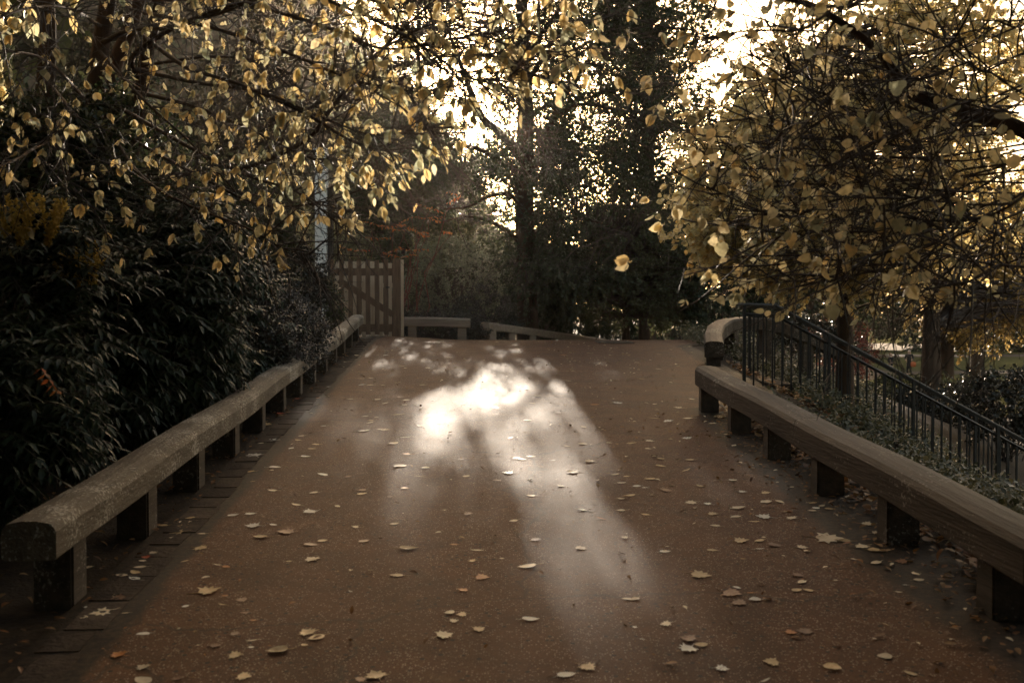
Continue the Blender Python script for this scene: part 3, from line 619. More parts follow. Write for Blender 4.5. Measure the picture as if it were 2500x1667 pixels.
# ------------------------------------------------------------------ main tree beyond the crest
D = 28.
trunk = PX([(1214, 800, D, .36), (1212, 740, D, .31), (1209, 640, D, .275), (1206, 540, D, .27), (1204, 440, D, .275), (1206, 330, D, .255), (1207, 220, D, .21), (1203, 120, D, .185), (1198, 0, D, .165), (1196, -150, D, .13), (1205, -300, D, .09), (1210, -430, D, .04)])
LIMBS = [
 [(1200, 365, 28, .13), (1185, 346, 27.8, .12), (1149, 306, 27.2, .11), (1105, 266, 26.6, .095), (1070, 180, 26.2, .07), (1040, 100, 26, .04), (1010, 20, 26, .02)],
 [(1200, 410, 28, .1), (1181, 392, 27.8, .085), (1141, 367, 27.3, .075), (1098, 342, 27, .06), (1005, 328, 26.4, .03), (950, 335, 26, .015)],
 [(1200, 440, 28, .1), (1181, 418, 28.2, .075), (1141, 389, 28.6, .065), (1098, 392, 29, .05), (1041, 415, 29.3, .03), (980, 430, 29.5, .015)],
 [(1198, 470, 28, .1), (1181, 455, 27.9, .075), (1156, 445, 27.6, .065), (1120, 453, 27.2, .05), (1075, 475, 26.8, .03), (1020, 480, 26.5, .015)],
 [(1200, 560, 28, .09), (1149, 520, 27.6, .06), (1098, 500, 27, .045), (1059, 499, 26.6, .025), (1000, 515, 26.3, .012)],
 [(1212, 395, 28, .12), (1231, 368, 28, .09), (1257, 347, 28.2, .075), (1314, 347, 28.6, .05), (1383, 336, 29, .03), (1450, 330, 29.4, .015)],
 [(1208, 420, 28, .14), (1226, 382, 27.8, .125), (1248, 346, 27.5, .11), (1271, 274, 27.2, .1), (1293, 223, 27, .085), (1350, 144, 26.8, .065), (1401, 18, 26.6, .045), (1430, -90, 26.6, .02)],
 [(1207, 190, 28, .1), (1225, 168, 28.2, .085), (1246, 140, 28.5, .075), (1293, 104, 28.9, .06), (1330, 68, 29.3, .045), (1390, 10, 29.6, .03), (1440, -80, 29.8, .015)],
 [(1204, 145, 28, .09), (1228, 115, 27.7, .075), (1240, 86, 27.5, .065), (1237, 36, 27.3, .055), (1242, -60, 27, .03)],
 [(1208, 130, 28, .1), (1240, 80, 28.2, .085), (1268, 47, 28.4, .08), (1295, 0, 28.7, .06), (1330, -80, 29, .03)],
 [(1200, 120, 28, .08), (1178, 92, 28.1, .065), (1152, 72, 28.2, .055), (1145, 7, 28.4, .04), (1125, -90, 28.6, .02)],
 [(1208, 290, 28, .09), (1240, 250, 29, .06), (1330, 230, 30, .045), (1430, 205, 31, .025), (1520, 200, 31.6, .012)],
 [(1271, 274, 27.2, .07), (1330, 240, 26.8, .05), (1420, 255, 26.4, .035), (1500, 290, 26.2, .015)],
 [(1212, 560, 28, .1), (1250, 520, 27.5, .07), (1320, 500, 27, .05), (1400, 520, 26.6, .025), (1450, 540, 26.4, .012)],
 [(1203, -20, 28, .08), (1150, -90, 27, .05), (1060, -150, 26.5, .03)], [(1200, -60, 28, .08), (1290, -150, 29, .05), (1380, -220, 29.5, .03)],
]
root = empty('broadleaf_tree', trunk[0][:3], 'tall dark broadleaf tree with a straight trunk and spreading limbs in front of the sun', 'tree')
tr = Geo(); q = wood(tr, trunk, 60, 14); K = [q[12:, :3]]; tr.build('trunk', MAT['bark'], root)
for lb in LIMBS:
    ge = Geo(); q = wood(ge, PX(lb), 4 * len(lb), 8); K.append(q[2:, :3]); ge.build('limb', MAT['bark'], root)
K = np.concatenate(K)
CL = [(1400, 210, 150, 210, 190), (1480, 90, 120, 140, 90), (1330, 430, 120, 110, 110), (1360, 50, 120, 110, 40), (1270, 60, 70, 80, 16), (1090, 50, 110, 80, 46), (960, 60, 110, 90, 44), (1150, 140, 60, 110, 44), (1020, 160, 80, 80, 34),
      (940, 275, 110, 55, 34), (1020, 300, 70, 60, 14), (1090, 430, 100, 80, 22), (1000, 400, 120, 60, 36), (1150, 560, 70, 70, 22), (1350, 570, 130, 90, 110), (1280, 640, 90, 60, 70),
      (1250, 470, 60, 80, 18), (1260, 300, 60, 90, 24), (1130, 340, 60, 60, 5), (1250, -130, 330, 150, 150), (1180, 620, 60, 60, 20), (1150, 405, 45, 60, 34), (1140, 330, 45, 45, 6), (1480, 330, 110, 150, 100), (1300, 250, 80, 130, 50), (1280, 380, 70, 70, 40)]
T = []
for (a, b, ra, rb, n) in CL:
    for _ in range(int(n * 1.35)):
        th = random.random() * 6.283; u = random.random() ** .5
        px, py = a + ra * u * math.cos(th), b + rb * u * math.sin(th)
        if (px - 1085) ** 2 + (py - 195) ** 2 < 62 ** 2: continue
        T.append(P(px, py, D + random.gauss(.3, 1.4)))
T = np.array(T); S = nearest(T, K, .4)
br, lg = Geo(), Geo(); branches(br, S, T, .02, .005, arch=.08)
twiglets(br, lg, T, nrm(T - S), 7, .75, 14, .09, DIA_W, hang=.25, out=.35)
br.build('branches', MAT['twig'], root); lg.build('crown', MAT['L_dark'], root)

def at(px, py, D): return P(px, py, D)
def gz(x, y): return float(g(x, y))
def trunk_to(px, D, top_py, r, lean=0.):
    x = at(px, 0, D)[0]; z0 = gz(x, D) - .1; zt = at(px, top_py, D)[2]
    return [(x, D, z0, r * 1.25), (x + lean * .2, D, z0 + .25 * (zt - z0), r), (x + lean * .6, D, z0 + .6 * (zt - z0), r * .8), (x + lean, D, zt, r * .35)]

# ------------------------------------------------------------------ evergreens and trees around it
tree('evergreen_tree', 'dense dark evergreen tree on the right of the broadleaf tree, reaching above the frame', 'tree', [trunk_to(1490, 33, -150, .25)],
     [(at(1490, 60, 33), (2.0, 2.2, 3.4), 1.9), (at(1500, 300, 33), (2.0, 2, 2.6), 2.0), (at(1480, 500, 33), (1.9, 1.8, 2.2), 1.6), (at(1470, -150, 33), (1.4, 1.6, 2), 1)], 'L_ever', 620, 8, .55, 13, .105, DIA_W, shell=.3, clump=.75, cs=1.6, seed=3.)
tree('bushy_tree', 'low bushy olive green tree in front of the dark evergreen', 'tree', [trunk_to(1440, 27.5, 520, .1)],
     [(at(1450, 590, 27.5), (1.75, 1.3, 1.5), 2), (at(1540, 640, 27.5), (1.0, 1, 1.1), .8), (at(1440, 690, 27.5), (1.9, 1.2, .7), .8)], 'L_bush', 420, 8, .42, 12, .085, DIA, shell=.5, clump=.35, seed=5., hang=.5)
tree('yew_tree', 'dark rounded yew on the left, behind the orange shrub', 'tree', [trunk_to(935, 33, 330, .2)],
     [(at(930, 440, 33), (1.7, 1.5, 1.1), 1.4), (at(985, 380, 33), (1.6, 1.5, .8), .8), (at(920, 280, 34), (1.3, 1.3, .9), .8), (at(880, 500, 32), (1.0, 1, .8), .6)], 'L_ever', 330, 8, .45, 13, .1, DIA, shell=.35, clump=.5, seed=8.)
tree('pale_tree', 'hazy pale green tree far behind between the yew and the big trunk', 'tree', [trunk_to(1080, 48, 330, .18)],
     [(at(1060, 450, 48), (2.0, 2, 1.3), .8), (at(1040, 520, 48), (2.6, 2, 1.8), 1), (at(1150, 560, 46), (2, 2, 2.2), 1)], 'L_pale', 300, 8, .7, 12, .16, DIA, shell=.3, clump=.4, seed=9.)
tree('broadleaf_tree', 'thin half bare tree rising behind the yew at the top of the picture', 'tree', [trunk_to(960, 38, -60, .14)],
     [(at(960, 80, 38), (2.3, 2, 2.0), 1), (at(900, 200, 38), (1.4, 1.5, 1.2), .5)], 'L_dark', 300, 7, .6, 11, .11, DIA, shell=.3, clump=.6, seed=12.)
for i, (px, py, D_, rx, rz, lab) in enumerate([(870, 600, 30, .75, .8, 'pale feathery bush beside the slim dark post'), (690, 560, 40, 2.2, 1.6, 'pale feathery bush far behind the silvery shrub at the foot of the hill')]):
    shrub('willow_bush', lab, at(px if i else 800, py, D_), (rx, rx, rz), 'L_pale', 110, 7, .4, 12, .1, NARROW, None, .1, .3, .3, seed=i + 20., out=1.0)
shrub('shrub', 'grey green small-leaved shrub left of the big trunk, behind the level barrier', at(1030, 660, 26.8), (1.35, 1.1, 1.25), 'L_grey', 320, 8, .22, 12, .045, DIA_W, None, 0., .6, .4, 3., 31., normal=(0, -.3, .8))
shrub('shrub', 'loose olive shrub behind the grey green one with orange sprays before it', at(990, 590, 29.5), (1.6, 1.1, 1.2), 'L_bush', 240, 7, .3, 12, .06, DIA_W, None, 0., .5, .4, 3., 33.)
shrub('shrub', 'sunlit yellow green shrub between the big trunk and the grey green shrub', at(1140, 640, 31), (1.1, 1, 1.4), 'L_grey', 170, 7, .3, 12, .07, DIA_W, None, 0., .4, .4, 3., 35.)
for i, (px, py, D_, rx, rz, lab) in enumerate([(1235, 712, 29.5, 1.05, .75, 'dark laurel at the foot of the big trunk'), (1330, 715, 33.5, 1.25, .9, 'dark laurel above the top end of the sloping barrier'),
        (1440, 725, 35.5, 1.35, 1.0, 'dark laurel in the middle of the row beyond the crest'), (1550, 725, 36, 1.5, 1.1, 'dark laurel at the right end of the row beyond the crest'), (1660, 680, 27, 1.1, 1.1, 'dark laurel behind the curved corner barrier')]):
    shrub('laurel', lab, at(px, py, D_), (rx, .8, rz), 'L_maho', 150, 8, .28, 9, .11, DIA, 'laurels beyond the crest', .1, .6, .3, 3., 40. + i, normal=(0, -.4, .8))
shrub('laurel', 'low dark shrub under the short level barrier', at(1005, 775, 24.4), (1.3, .5, .55), 'L_tiny', 120, 7, .2, 11, .045, DIA_W, None, 0., .6, .3, 3., 52.)
shrub('laurel', 'dark shrub in the gap between the two far barriers', at(1110, 740, 25.8), (.8, .7, .8), 'L_tiny', 120, 7, .22, 11, .05, DIA_W, None, 0., .6, .3, 3., 53.)

# orange sprays on thin stems
c = at(925, 600, 25.0); root = empty('sumac', (c[0], c[1], gz(c[0], c[1])), 'thin stemmed shrub with orange feathery leaves behind the gate', 'shrub')
st, og = Geo(), Geo()
for (px, py, ln) in ((850, 510, .42), (922, 530, .5), (945, 498, .4), (935, 520, .4), (868, 548, .38), (982, 500, .45), (990, 478, .35), (960, 535, .3), (905, 520, .35), (920, 592, .55), (945, 575, .5), (880, 582, .4), (812, 575, .45), (1060, 450, .45), (930, 605, .5), (1040, 535, .3)):
    e = at(px, py, 25 + random.uniform(-.5, .5)); b = np.array([c[0] + random.uniform(-.5, .5), c[1] + random.uniform(-.2, .2), gz(c[0], c[1])])
    branches(st, b[None], e[None], .012, .005, arch=.2)
    for k in range(2):
        d = nrm(np.array([random.choice((-1, 1)) * random.uniform(.5, 1), random.uniform(-.4, .2), random.uniform(-.35, .3)])); m = 6
        t = np.linspace(.1, 1, m)[:, None]; rp = e + d * ln * t * .8 - np.array([0, 0, .1]) * t * t * ln
        for s in (-1, 1):
            sd = nrm(np.cross(d, [0, 0, 1])) * s; leaves(og, rp, np.broadcast_to(nrm(sd + d * .5 - np.array([0, 0, .35])), rp.shape) + .3 * rng.normal(size=rp.shape), .1 * rng.uniform(.6, 1.2, m), DIA, (0, -.5, .7))
st.build('stems', MAT['redtwig'], root); og.build('foliage', MAT['L_orange'], root)

# ------------------------------------------------------------------ left: hedge of mahonia and companions
def mahonia(label, c, r, n, L=.5, seed=1., flowers=(), dirbias=(.5, -.25, 0)):
    c = np.asarray(c, float); r = np.asarray(r, float); zb = gz(c[0], c[1]) - .03
    root = empty('mahonia', (c[0], c[1], zb), label, 'shrub', 'mahonia shrubs of the hedge')
    T = ell(c, r * .82, n, .45, .3, 2., seed, zmin=zb + .15); st, lg = Geo(), Geo()
    B = np.stack([c[0] + rng.normal(0, .15, n) * r[0], c[1] + rng.normal(0, .2, n) * r[1], np.full(n, zb)], 1)
    sel = rng.random(n) < .3; branches(st, B[sel], T[sel], .016, .006, arch=.1)
    k = 7; O = np.repeat(T, k, 0); D = nrm(.9 * np.repeat(nrm((T - c) / r), k, 0) + .75 * rnd_dirs(n * k) + np.array(dirbias))
    D[:, 2] = np.clip(D[:, 2], -.25, .6); Ls = L * (.7 + .6 * rng.random(n * k))
    pts, rad = grow(O, D, Ls, np.full(n * k, .004), np.full(n * k, .002), 5, -.13, .03); tubes(st, pts, rad, 3)
    m = 8; t = np.tile(np.linspace(.16, .97, m), (n * k, 1)); pos, tan = along(pts, t)
    side = nrm(np.cross(tan, [0, 0, 1.])); sz = (.115 * np.sin(np.linspace(.5, 2.75, m)) + .015)[None] * np.ones((n * k, 1)) * (L / .5)
    for s in (-1, 1):
        d = nrm(side * s + tan * .45 - np.array([0, 0, .28]) + .08 * rng.normal(size=pos.shape))
        leaves(lg, pos, d, sz.ravel(), SPINY, np.array([0, 0, 1.]), .25)
    tp, tt = along(pts, np.ones((n * k, 1)) * .98); leaves(lg, tp, tt, np.full(n * k, .1 * L / .5), SPINY, np.array([0, 0, 1.]), .2)
    st.build('stems', MAT['twig'], root); lg.build('foliage', MAT['L_maho'], root)
    for f in flowers:
        fg = Geo(); f = np.asarray(f, float)
        for _ in range(6):
            d = nrm(np.array([random.gauss(0, .45), random.gauss(0, .45), 1.])); tt = np.linspace(0, 1, 26)
            q = f + d * (tt * .3)[:, None]; leaves(fg, np.repeat(q, 3, 0), rnd_dirs(78) + d * .4, np.full(78, .028), DIA_W)
        fg.build('flower_spike', MAT['flower'], root)
    return root
SPV = np.array([1, .85, 1.]) * np.array([[0, 0, 0], [.2, .17, .03], [.32, .13, .02], [.48, .2, .03], [.6, .12, .0], [.74, .13, .0], [1, 0, -.1], [.74, -.13, .0], [.6, -.12, 0], [.48, -.2, .03], [.32, -.13, .02], [.2, -.17, .03], [.35, 0, 0], [.7, 0, -.03]])
SPINY = (SPV, [np.array([[0, 12, 1], [1, 12, 2], [2, 12, 3], [3, 12, 4], [4, 12, 13], [4, 13, 5], [5, 13, 6], [0, 11, 12], [11, 10, 12], [10, 9, 12], [9, 8, 12], [8, 13, 12], [8, 7, 13], [7, 6, 13]])])
mahonia('mahonia at the left edge whose lowest fronds hang beside the near end of the barrier', (-3.38, 6.1, 1.25), (.5, .9, .6), 60, .48, 1.)
mahonia('mahonia with yellow flower spikes at the left edge of the picture', (-3.75, 6.9, 1.9), (.75, 1.0, .75), 80, .5, 2., [at(45, 560, 6.3), at(15, 540, 6.2), at(110, 560, 6.4)])
mahonia('mahonia with a small yellow flower spike deep in the hedge', (-3.7, 8.0, 1.7), (.7, .9, .85), 90, .5, 3., [at(165, 665, 7.0), at(215, 655, 7.0)])
mahonia('big dark mahonia arching over the middle of the long barrier', (-3.42, 9.3, 1.65), (.55, 1.1, .9), 150, .52, 4.)
mahonia('mahonia with long fronds on top of the hedge below the yellow leaves', (-3.6, 9.9, 2.45), (.8, 1.1, .5), 100, .55, 5.)
mahonia('mahonia behind the hedge next to the overhanging small-leaved shrub', (-3.5, 11.6, 1.8), (.55, 1.1, .85), 90, .5, 6.)
shrub('cotoneaster', 'dark small-leaved shrub spilling over the long barrier', (-3.12, 12.9, 1.5), (.5, 1.9, .55), 'L_tiny', 420, 8, .2, 13, .028, DIA_W, None, .1, .65, .25, 4., 61., normal=(0, -.4, .8))
shrub('shrub', 'dark rounded shrub between the hedge and the gate', at(625, 650, 16.5), (.85, 1.4, .75), 'L_tiny', 260, 8, .22, 12, .05, DIA, None, 0., .6, .3, 4., 63.)
shrub('shrub', 'silvery small-leaved shrub catching the light behind the hedge', at(610, 490, 19), (.6, .9, 1.0), 'L_lit', 240, 7, .22, 10, .06, DIA_W, None, 0., .5, .5, 4., 65.)
shrub('shrub', 'twiggy bush in front of the hinge side of the gate', at(742, 700, 19.5), (.3, .6, .5), 'L_bush', 90, 6, .22, 9, .05, DIA, None, 0., .4, .4, 4., 66.)
shrub('ivy_thicket', 'dark glossy ivy thicket round the leaning trunks', at(235, 400, 10.6), (.9, .8, .8), 'L_ivy', 260, 8, .25, 10, .06, DIA_W, None, .4, .5, .5, 3., 67., cat='ivy')
shrub('ivy_thicket', 'ivy thicket low behind the hedge in the upper left', at(60, 440, 9.6), (1.0, .8, .8), 'L_ivy', 260, 8, .25, 9, .06, DIA_W, None, .4, .5, .5, 3., 68., cat='ivy')
shrub('shrub', 'mid green bush behind the hedge beside the silvery shrub', at(500, 500, 16), (1.2, 1, .8), 'L_bush', 200, 7, .3, 10, .07, DIA, None, .2, .4, .5, 3., 70.)

# orange fallen frond caught in the hedge
og = Geo(); e = at(95, 845, 4.75); d = nrm(np.array([.6, -.2, -.7])); rp = e + d * np.linspace(0, .14, 5)[:, None]
for s in (-1, 1): leaves(og, rp, np.tile(nrm(np.array([.5 * s, -.3, -.4])), (5, 1)) + .1 * rng.normal(size=(5, 3)), np.full(5, .048), DIA)
tag(og.build('dead_frond', MAT['L_orange']), 'small orange dead frond hanging in the dark hedge at the left edge', 'leaf')

# ------------------------------------------------------------------ left tree: sweeping branches with ochre leaves
def sweep_tree(name, label, trunks, limbs, leafm, tmpl, lsize, tw_per_m, twl, sub, nleaf, hang, seed_leaf=None, bushy=None, dens=1.0, barkm='bark', lfun=None, out_frame=None, twdroop=-.05):
    root = empty(name, trunks[0][0][:3], label, 'tree')
    tg = Geo(); [wood(tg, t, None, 9) for t in trunks]; tg.build('trunk', MAT[barkm], root)
    bg_, lg = Geo(), Geo()
    for lb in limbs:
        lg_ = Geo(); q = wood(lg_, lb, 5 * len(lb), 6); lg_.build('limb', MAT[barkm], root)
        seglen = np.linalg.norm(np.diff(q[:, :3], axis=0), axis=1).sum(); n = max(3, int(seglen * tw_per_m))
        t = np.sort(.18 + .82 * rng.random((1, n))); P0, T0 = along(q[None, :, :3], t)
        D = nrm(T0 * .75 + .8 * rnd_dirs(n) + np.array([0, 0, .05])); L = twl * (.5 + rng.random(n)) * (1.15 - .5 * t[0])
        pts, rad = grow(P0, D, L, np.full(n, .006), np.full(n, .002), 5, twdroop, .12); tubes(bg_, pts, rad, 4)
        k = sub; ts = .2 + .78 * rng.random((n, k)); P1, T1 = along(pts, ts)
        D1 = nrm(T1 * .7 + .8 * rnd_dirs(n * k)); L1 = np.repeat(L, k) * .35 * (.4 + rng.random(n * k))
        p2, r2 = grow(P1, D1, L1, np.full(n * k, .003), np.full(n * k, .0013), 3, twdroop, .15); tubes(bg_, p2, r2, 3)
        for arr, nl in ((pts, nleaf * 2), (p2, nleaf)):
            nn = max(1, nl // 3 + 1); nodes = np.sort(.35 + .65 * rng.random((len(arr), nn)), 1); nodes[:, -1] = .98
            tt = np.clip(np.repeat(nodes, 4, 1) + .025 * rng.normal(size=(len(arr), nn * 4)), .1, 1)   # leaves hang in small bunches at the nodes
            pos, tan = along(arr, tt)
            kp = np.repeat(rng.random(len(arr) * nn) < dens, 4) & (rng.random(len(pos)) < .8)
            if lfun is not None: kp &= lfun(pos)
            pos, tan = pos[kp], tan[kp]
            d = nrm(.35 * tan + .45 * rnd_dirs(len(pos)) + np.array([0, 0, -hang]))
            leaves(lg, pos + d * .012, d, lsize * (.6 + .65 * rng.random(len(pos))), tmpl)
    if out_frame is not None:                    # unseen extra crown above and behind the camera, added to shade the path edges
        T, size, nl, K = out_frame
        S = nearest(T, K); branches(bg_, S, T, .02, .006); twiglets(bg_, lg, T, nrm(T - S), 6, .6, nl, size, tmpl, hang)
    bg_.build('branches', MAT['twig'], root); lg.build('crown', MAT[leafm], root)
    return root
tl = [PX([(140, 800, 10.4, .13), (188, 430, 10.3, .11), (212, 280, 10.2, .1), (232, 100, 10.1, .085), (262, -80, 10, .07), (290, -320, 9.8, .03)]),
      PX([(190, 800, 10.6, .12), (238, 260, 10.5, .085), (300, 60, 10.4, .075), (345, -90, 10.2, .06), (420, -330, 10, .03)]),
      PX([(215, 800, 10.5, .11), (312, 300, 10.4, .075), (336, 130, 10.3, .065), (384, -40, 10.2, .05), (470, -250, 10, .025)]),
      PX([(60, 800, 10.0, .12), (95, 300, 9.9, .09), (110, 60, 9.8, .075), (90, -200, 9.6, .04)])]
LL = [[(232, 100, 10, .05), (300, 70, 9.5, .045), (400, 62, 8.8, .035), (520, 25, 8, .025), (640, -20, 7.5, .012)],
 [(318, 180, 10.2, .05), (306, 130, 9.6, .045), (407, 60, 8.6, .035), (560, 4, 7.8, .022), (700, -30, 7.2, .012)],
 [(300, 60, 10.2, .045), (420, 150, 8.4, .034), (540, 190, 7.4, .026), (700, 260, 6.8, .02), (820, 330, 6.5, .013), (905, 346, 6.4, .006)],
 [(305, 210, 10.2, .04), (430, 240, 8.4, .03), (560, 290, 7.6, .022), (660, 340, 7.1, .014), (740, 375, 6.9, .007)],
 [(315, 160, 10.2, .045), (450, 190, 8.2, .03), (600, 212, 7.2, .022), (740, 270, 6.5, .016), (860, 310, 6.2, .01), (985, 292, 6.1, .005)],
 [(332, 30, 10.2, .045), (480, 62, 8.2, .032), (660, 122, 7.2, .024), (800, 180, 6.5, .016), (900, 202, 6.1, .01), (1010, 218, 5.9, .005)],
 [(352, 0, 10.2, .045), (520, 0, 8.2, .034), (740, 60, 7.0, .025), (880, 112, 6.3, .016), (1034, 90, 5.9, .01), (1163, 72, 5.7, .007), (1290, 78, 5.6, .004)],
 [(352, -10, 10.2, .045), (600, -40, 7.8, .034), (800, 20, 6.6, .022), (960, 100, 6, .014), (1060, 170, 5.7, .009), (1127, 182, 5.6, .007), (1290, 155, 5.5, .004)],
 [(262, 240, 10.3, .04), (420, 330, 8.4, .03), (560, 400, 7.6, .022), (680, 440, 7.1, .014), (760, 500, 6.9, .008), (805, 525, 6.8, .005)],
 [(240, 280, 10.3, .04), (320, 400, 8.4, .028), (430, 470, 7.7, .02), (560, 520, 7.1, .014), (650, 570, 6.9, .008), (712, 585, 6.8, .005)],
 [(200, 300, 10, .04), (100, 330, 7.9, .026), (40, 365, 6.8, .016), (-30, 390, 6.2, .008)],
 [(205, 240, 10, .04), (120, 150, 8, .026), (40, 120, 6.9, .016), (-40, 130, 6.4, .008)],
 [(330, 400, 10.3, .04), (520, 395, 8.4, .03), (690, 330, 7.2, .03), (760, 250, 6.9, .028), (830, 165, 6.7, .024), (908, 83, 6.5, .018), (1005, -5, 6.3, .012)],
 [(300, 320, 10.3, .035), (450, 400, 8.5, .024), (600, 470, 7.8, .016), (760, 460, 7.3, .01), (900, 400, 7, .005)],
 [(345, -60, 10.2, .04), (560, -60, 8, .03), (760, -30, 6.9, .02), (930, 30, 6.2, .012), (1060, 60, 5.9, .006)],
 [(230, 120, 10, .035), (330, 230, 8.6, .022), (440, 330, 8, .014), (540, 440, 7.6, .008)],
 [(120, 200, 9.8, .035), (160, 260, 8.2, .022), (140, 370, 7.4, .012), (190, 480, 7.0, .006)],
 [(230, 60, 10, .035), (160, 20, 8, .022), (60, 20, 6.6, .014), (-40, 60, 6, .008)],
 [(1060, 170, 5.7, .012), (1110, 128, 5.6, .008), (1180, 140, 5.5, .006), (1265, 168, 5.4, .004)],
 [(960, 100, 6., .012), (1090, 108, 5.7, .008), (1180, 88, 5.5, .006), (1260, 130, 5.4, .004)],
 [(880, 112, 6.3, .014), (980, 60, 6, .009), (1090, 40, 5.8, .006), (1190, 30, 5.6, .004)],
 [(330, 150, 10.2, .035), (520, 130, 8.6, .022), (700, 180, 7.8, .014), (860, 250, 7.4, .006)]]
K = np.array([P(200, -100, 9), P(300, -300, 8), P(100, -300, 6)] + [(-4.2, 9, 5.5), (-4, 6, 6.5), (-3.8, 3, 7), (-4, 0, 7)])
def left_keep(p):
    px, py = to_px(p); lim = np.interp(px, [0, 300, 700, 760, 830, 950, 1050, 1120, 1300], [560, 610, 600, 545, 500, 420, 310, 235, 190])
    return (py < lim + 25 * rng.normal(size=len(p))) & ~((px > 700) & (px < 775) & (py > 340) & (rng.random(len(p)) < .92))
OT = np.concatenate([ell((-4.2, 4.5, 7.4), (1.9, 5.5, 1.2), 190, .2, .3), ell((-5.2, 8, 5.5), (1.5, 3, 1.6), 60, .2, .3)])
sweep_tree('ochre_leaved_tree', 'several-stemmed tree with long sweeping branches of ochre and grey green leaves on the left', tl, [[(a, b, c, r * .55) for a, b, c, r in PX(l)] for l in LL], 'L_left', OVA, .082, 8., .8, 4, 2, .75, dens=.27, lfun=left_keep, out_frame=(OT, .17, 11, K))

# bare pale twigs of the undergrowth catching light, upper left
# ------------------------------------------------------------------ right: near lime with thick limb and twig fans
tl = [PX([(2560, 1100, 6.9, .2), (2540, 700, 6.8, .17), (2470, 380, 6.8, .13), (2440, 100, 6.7, .1), (2430, -200, 6.5, .06)])]
RL = [[(2470, 400, 6.8, .07), (2352, 300, 6.7, .062), (2230, 262, 6.5, .057), (2135, 230, 6.3, .054), (2085, 206, 6.2, .045), (2020, 122, 6.05, .032), (1940, 57, 5.9, .026), (1850, 8, 5.8, .02), (1740, -10, 5.7, .013), (1640, -15, 5.6, .008)],
 [(2085, 206, 6.2, .014), (2150, 150, 6.0, .011), (2210, 60, 5.8, .009), (2260, -40, 5.6, .006)]]
for (x0, y0, d0, x1, y1, sag) in ((2352, 300, 6.7, 1700, 270, .35), (2352, 330, 6.7, 1660, 300, .4), (2300, 290, 6.5, 1730, 130, .3), (2352, 360, 6.6, 1600, 390, .35), (2352, 390, 6.4, 1640, 470, .3), (2352, 420, 6.2, 1720, 560, .28),
        (2352, 450, 6.0, 1800, 620, .25), (2352, 480, 6.4, 1900, 640, .2), (2200, 270, 6.4, 1760, 360, .3), (2352, 200, 6.3, 1950, 330, .3), (2400, 100, 6.2, 2060, 180, .3), (2400, 300, 5.4, 2000, 480, .2), (2400, 420, 5.2, 2050, 560, .2),
        (1930, 50, 5.9, 1660, 230, .3), (1960, 70, 5.9, 1760, 300, .3), (1900, 30, 5.8, 1560, 120, .2), (2050, 160, 6.1, 1830, 330, .3), (2352, 500, 6.8, 2000, 700, .2), (2352, 540, 6.6, 2130, 700, .15), (2352, 340, 7.4, 1580, 350, .4), (2352, 380, 7.6, 1620, 520, .35),
        (2352, 440, 7.4, 1690, 610, .3), (2400, 500, 7.4, 1820, 660, .25), (2420, 20, 5.6, 2180, 90, .2), (2420, 160, 5.2, 2200, 260, .2), (2352, 260, 7.2, 1820, 60, .3), (2352, 310, 7.4, 1760, 200, .35), (2420, 540, 5.6, 2180, 640, .15), (2420, 600, 6.2, 2240, 700, .1)):
    rows = []
    for t in np.linspace(0, 1, 6):
        rows.append((x0 + (x1 - x0) * t + random.gauss(0, 14), y0 + (y1 - y0) * t + random.gauss(0, 16) * (t > 0) + sag * 420 * t * (1 - t) * (1.1 - .4 * t), d0 + (-.9 + random.uniform(-.5, .5)) * t, 0.0085 * (1 - t) ** .8 + .0022))
    RL.append(rows)
def right_keep(p):
    px, py = to_px(p); return (rng.random(len(p)) < np.clip(1.15 - (px - 1900) / 700, .3, 1)) & (py < 660 + 90 * rng.random(len(p)))
K = np.array([P(2430, -200, 6.5), P(2430, 50, 6.6), (4.2, 5, 5.5), (3.8, 3, 6.5), (3.8, 0, 7)])
OT = np.concatenate([ell((4.0, 4.2, 7.2), (1.9, 5.5, 1.2), 190, .2, .3), ell((4.6, 5.5, 4.6), (.9, 2.2, 1.3), 90, .2, .3), ell((4.4, 2.0, 3.4), (.8, 1.5, 1.5), 40, .2, .3)])
sweep_tree('lime_tree', 'near lime with a thick bent limb and fans of dark twigs bearing pale yellow leaves', tl, [[(a, b, c, r * .8) for a, b, c, r in PX(l)] for l in RL], 'L_near', LIME, .064, 10., .7, 4, 1, .4, dens=.2, lfun=right_keep, out_frame=(OT, .17, 11, K), twdroop=.0)

# ------------------------------------------------------------------ the yellow lime behind the railing, and trees down the slope
x = at(1948, 0, 17.5)[0]
tree('lime_tree', 'yellow leaved lime with an upright trunk growing behind the black railing', 'tree', [[(x, 17.5, gz(x, 17.5) - .2, .19), (x, 17.5, .9, .15), (x - .05, 17.4, 2.2, .13), (x - .2, 17.2, 4.5, .09), (x - .3, 17, 7, .04)]],
     [(at(1780, 420, 15.5), (1.25, 1.2, 1.35), 2.2), (at(1700, 520, 14.8), (.75, .8, .75), 1), (at(1900, 530, 15.5), (1.5, 1.2, .95), 1.6), (at(2050, 430, 16), (1.7, 1.3, 1.9), 1.8), (at(1880, 250, 16.5), (1.4, 1.3, 1.3), 1.4), (at(2150, 160, 17), (1.6, 1.3, 1.5), 1.2), (at(2000, 60, 17.5), (1.6, 1.3, 1.4), .9)],
     'L_lime', 560, 7, .5, 13, .082, LIME, hang=.4, shell=.25, clump=.5, cs=2.2, seed=15., r0=.03)
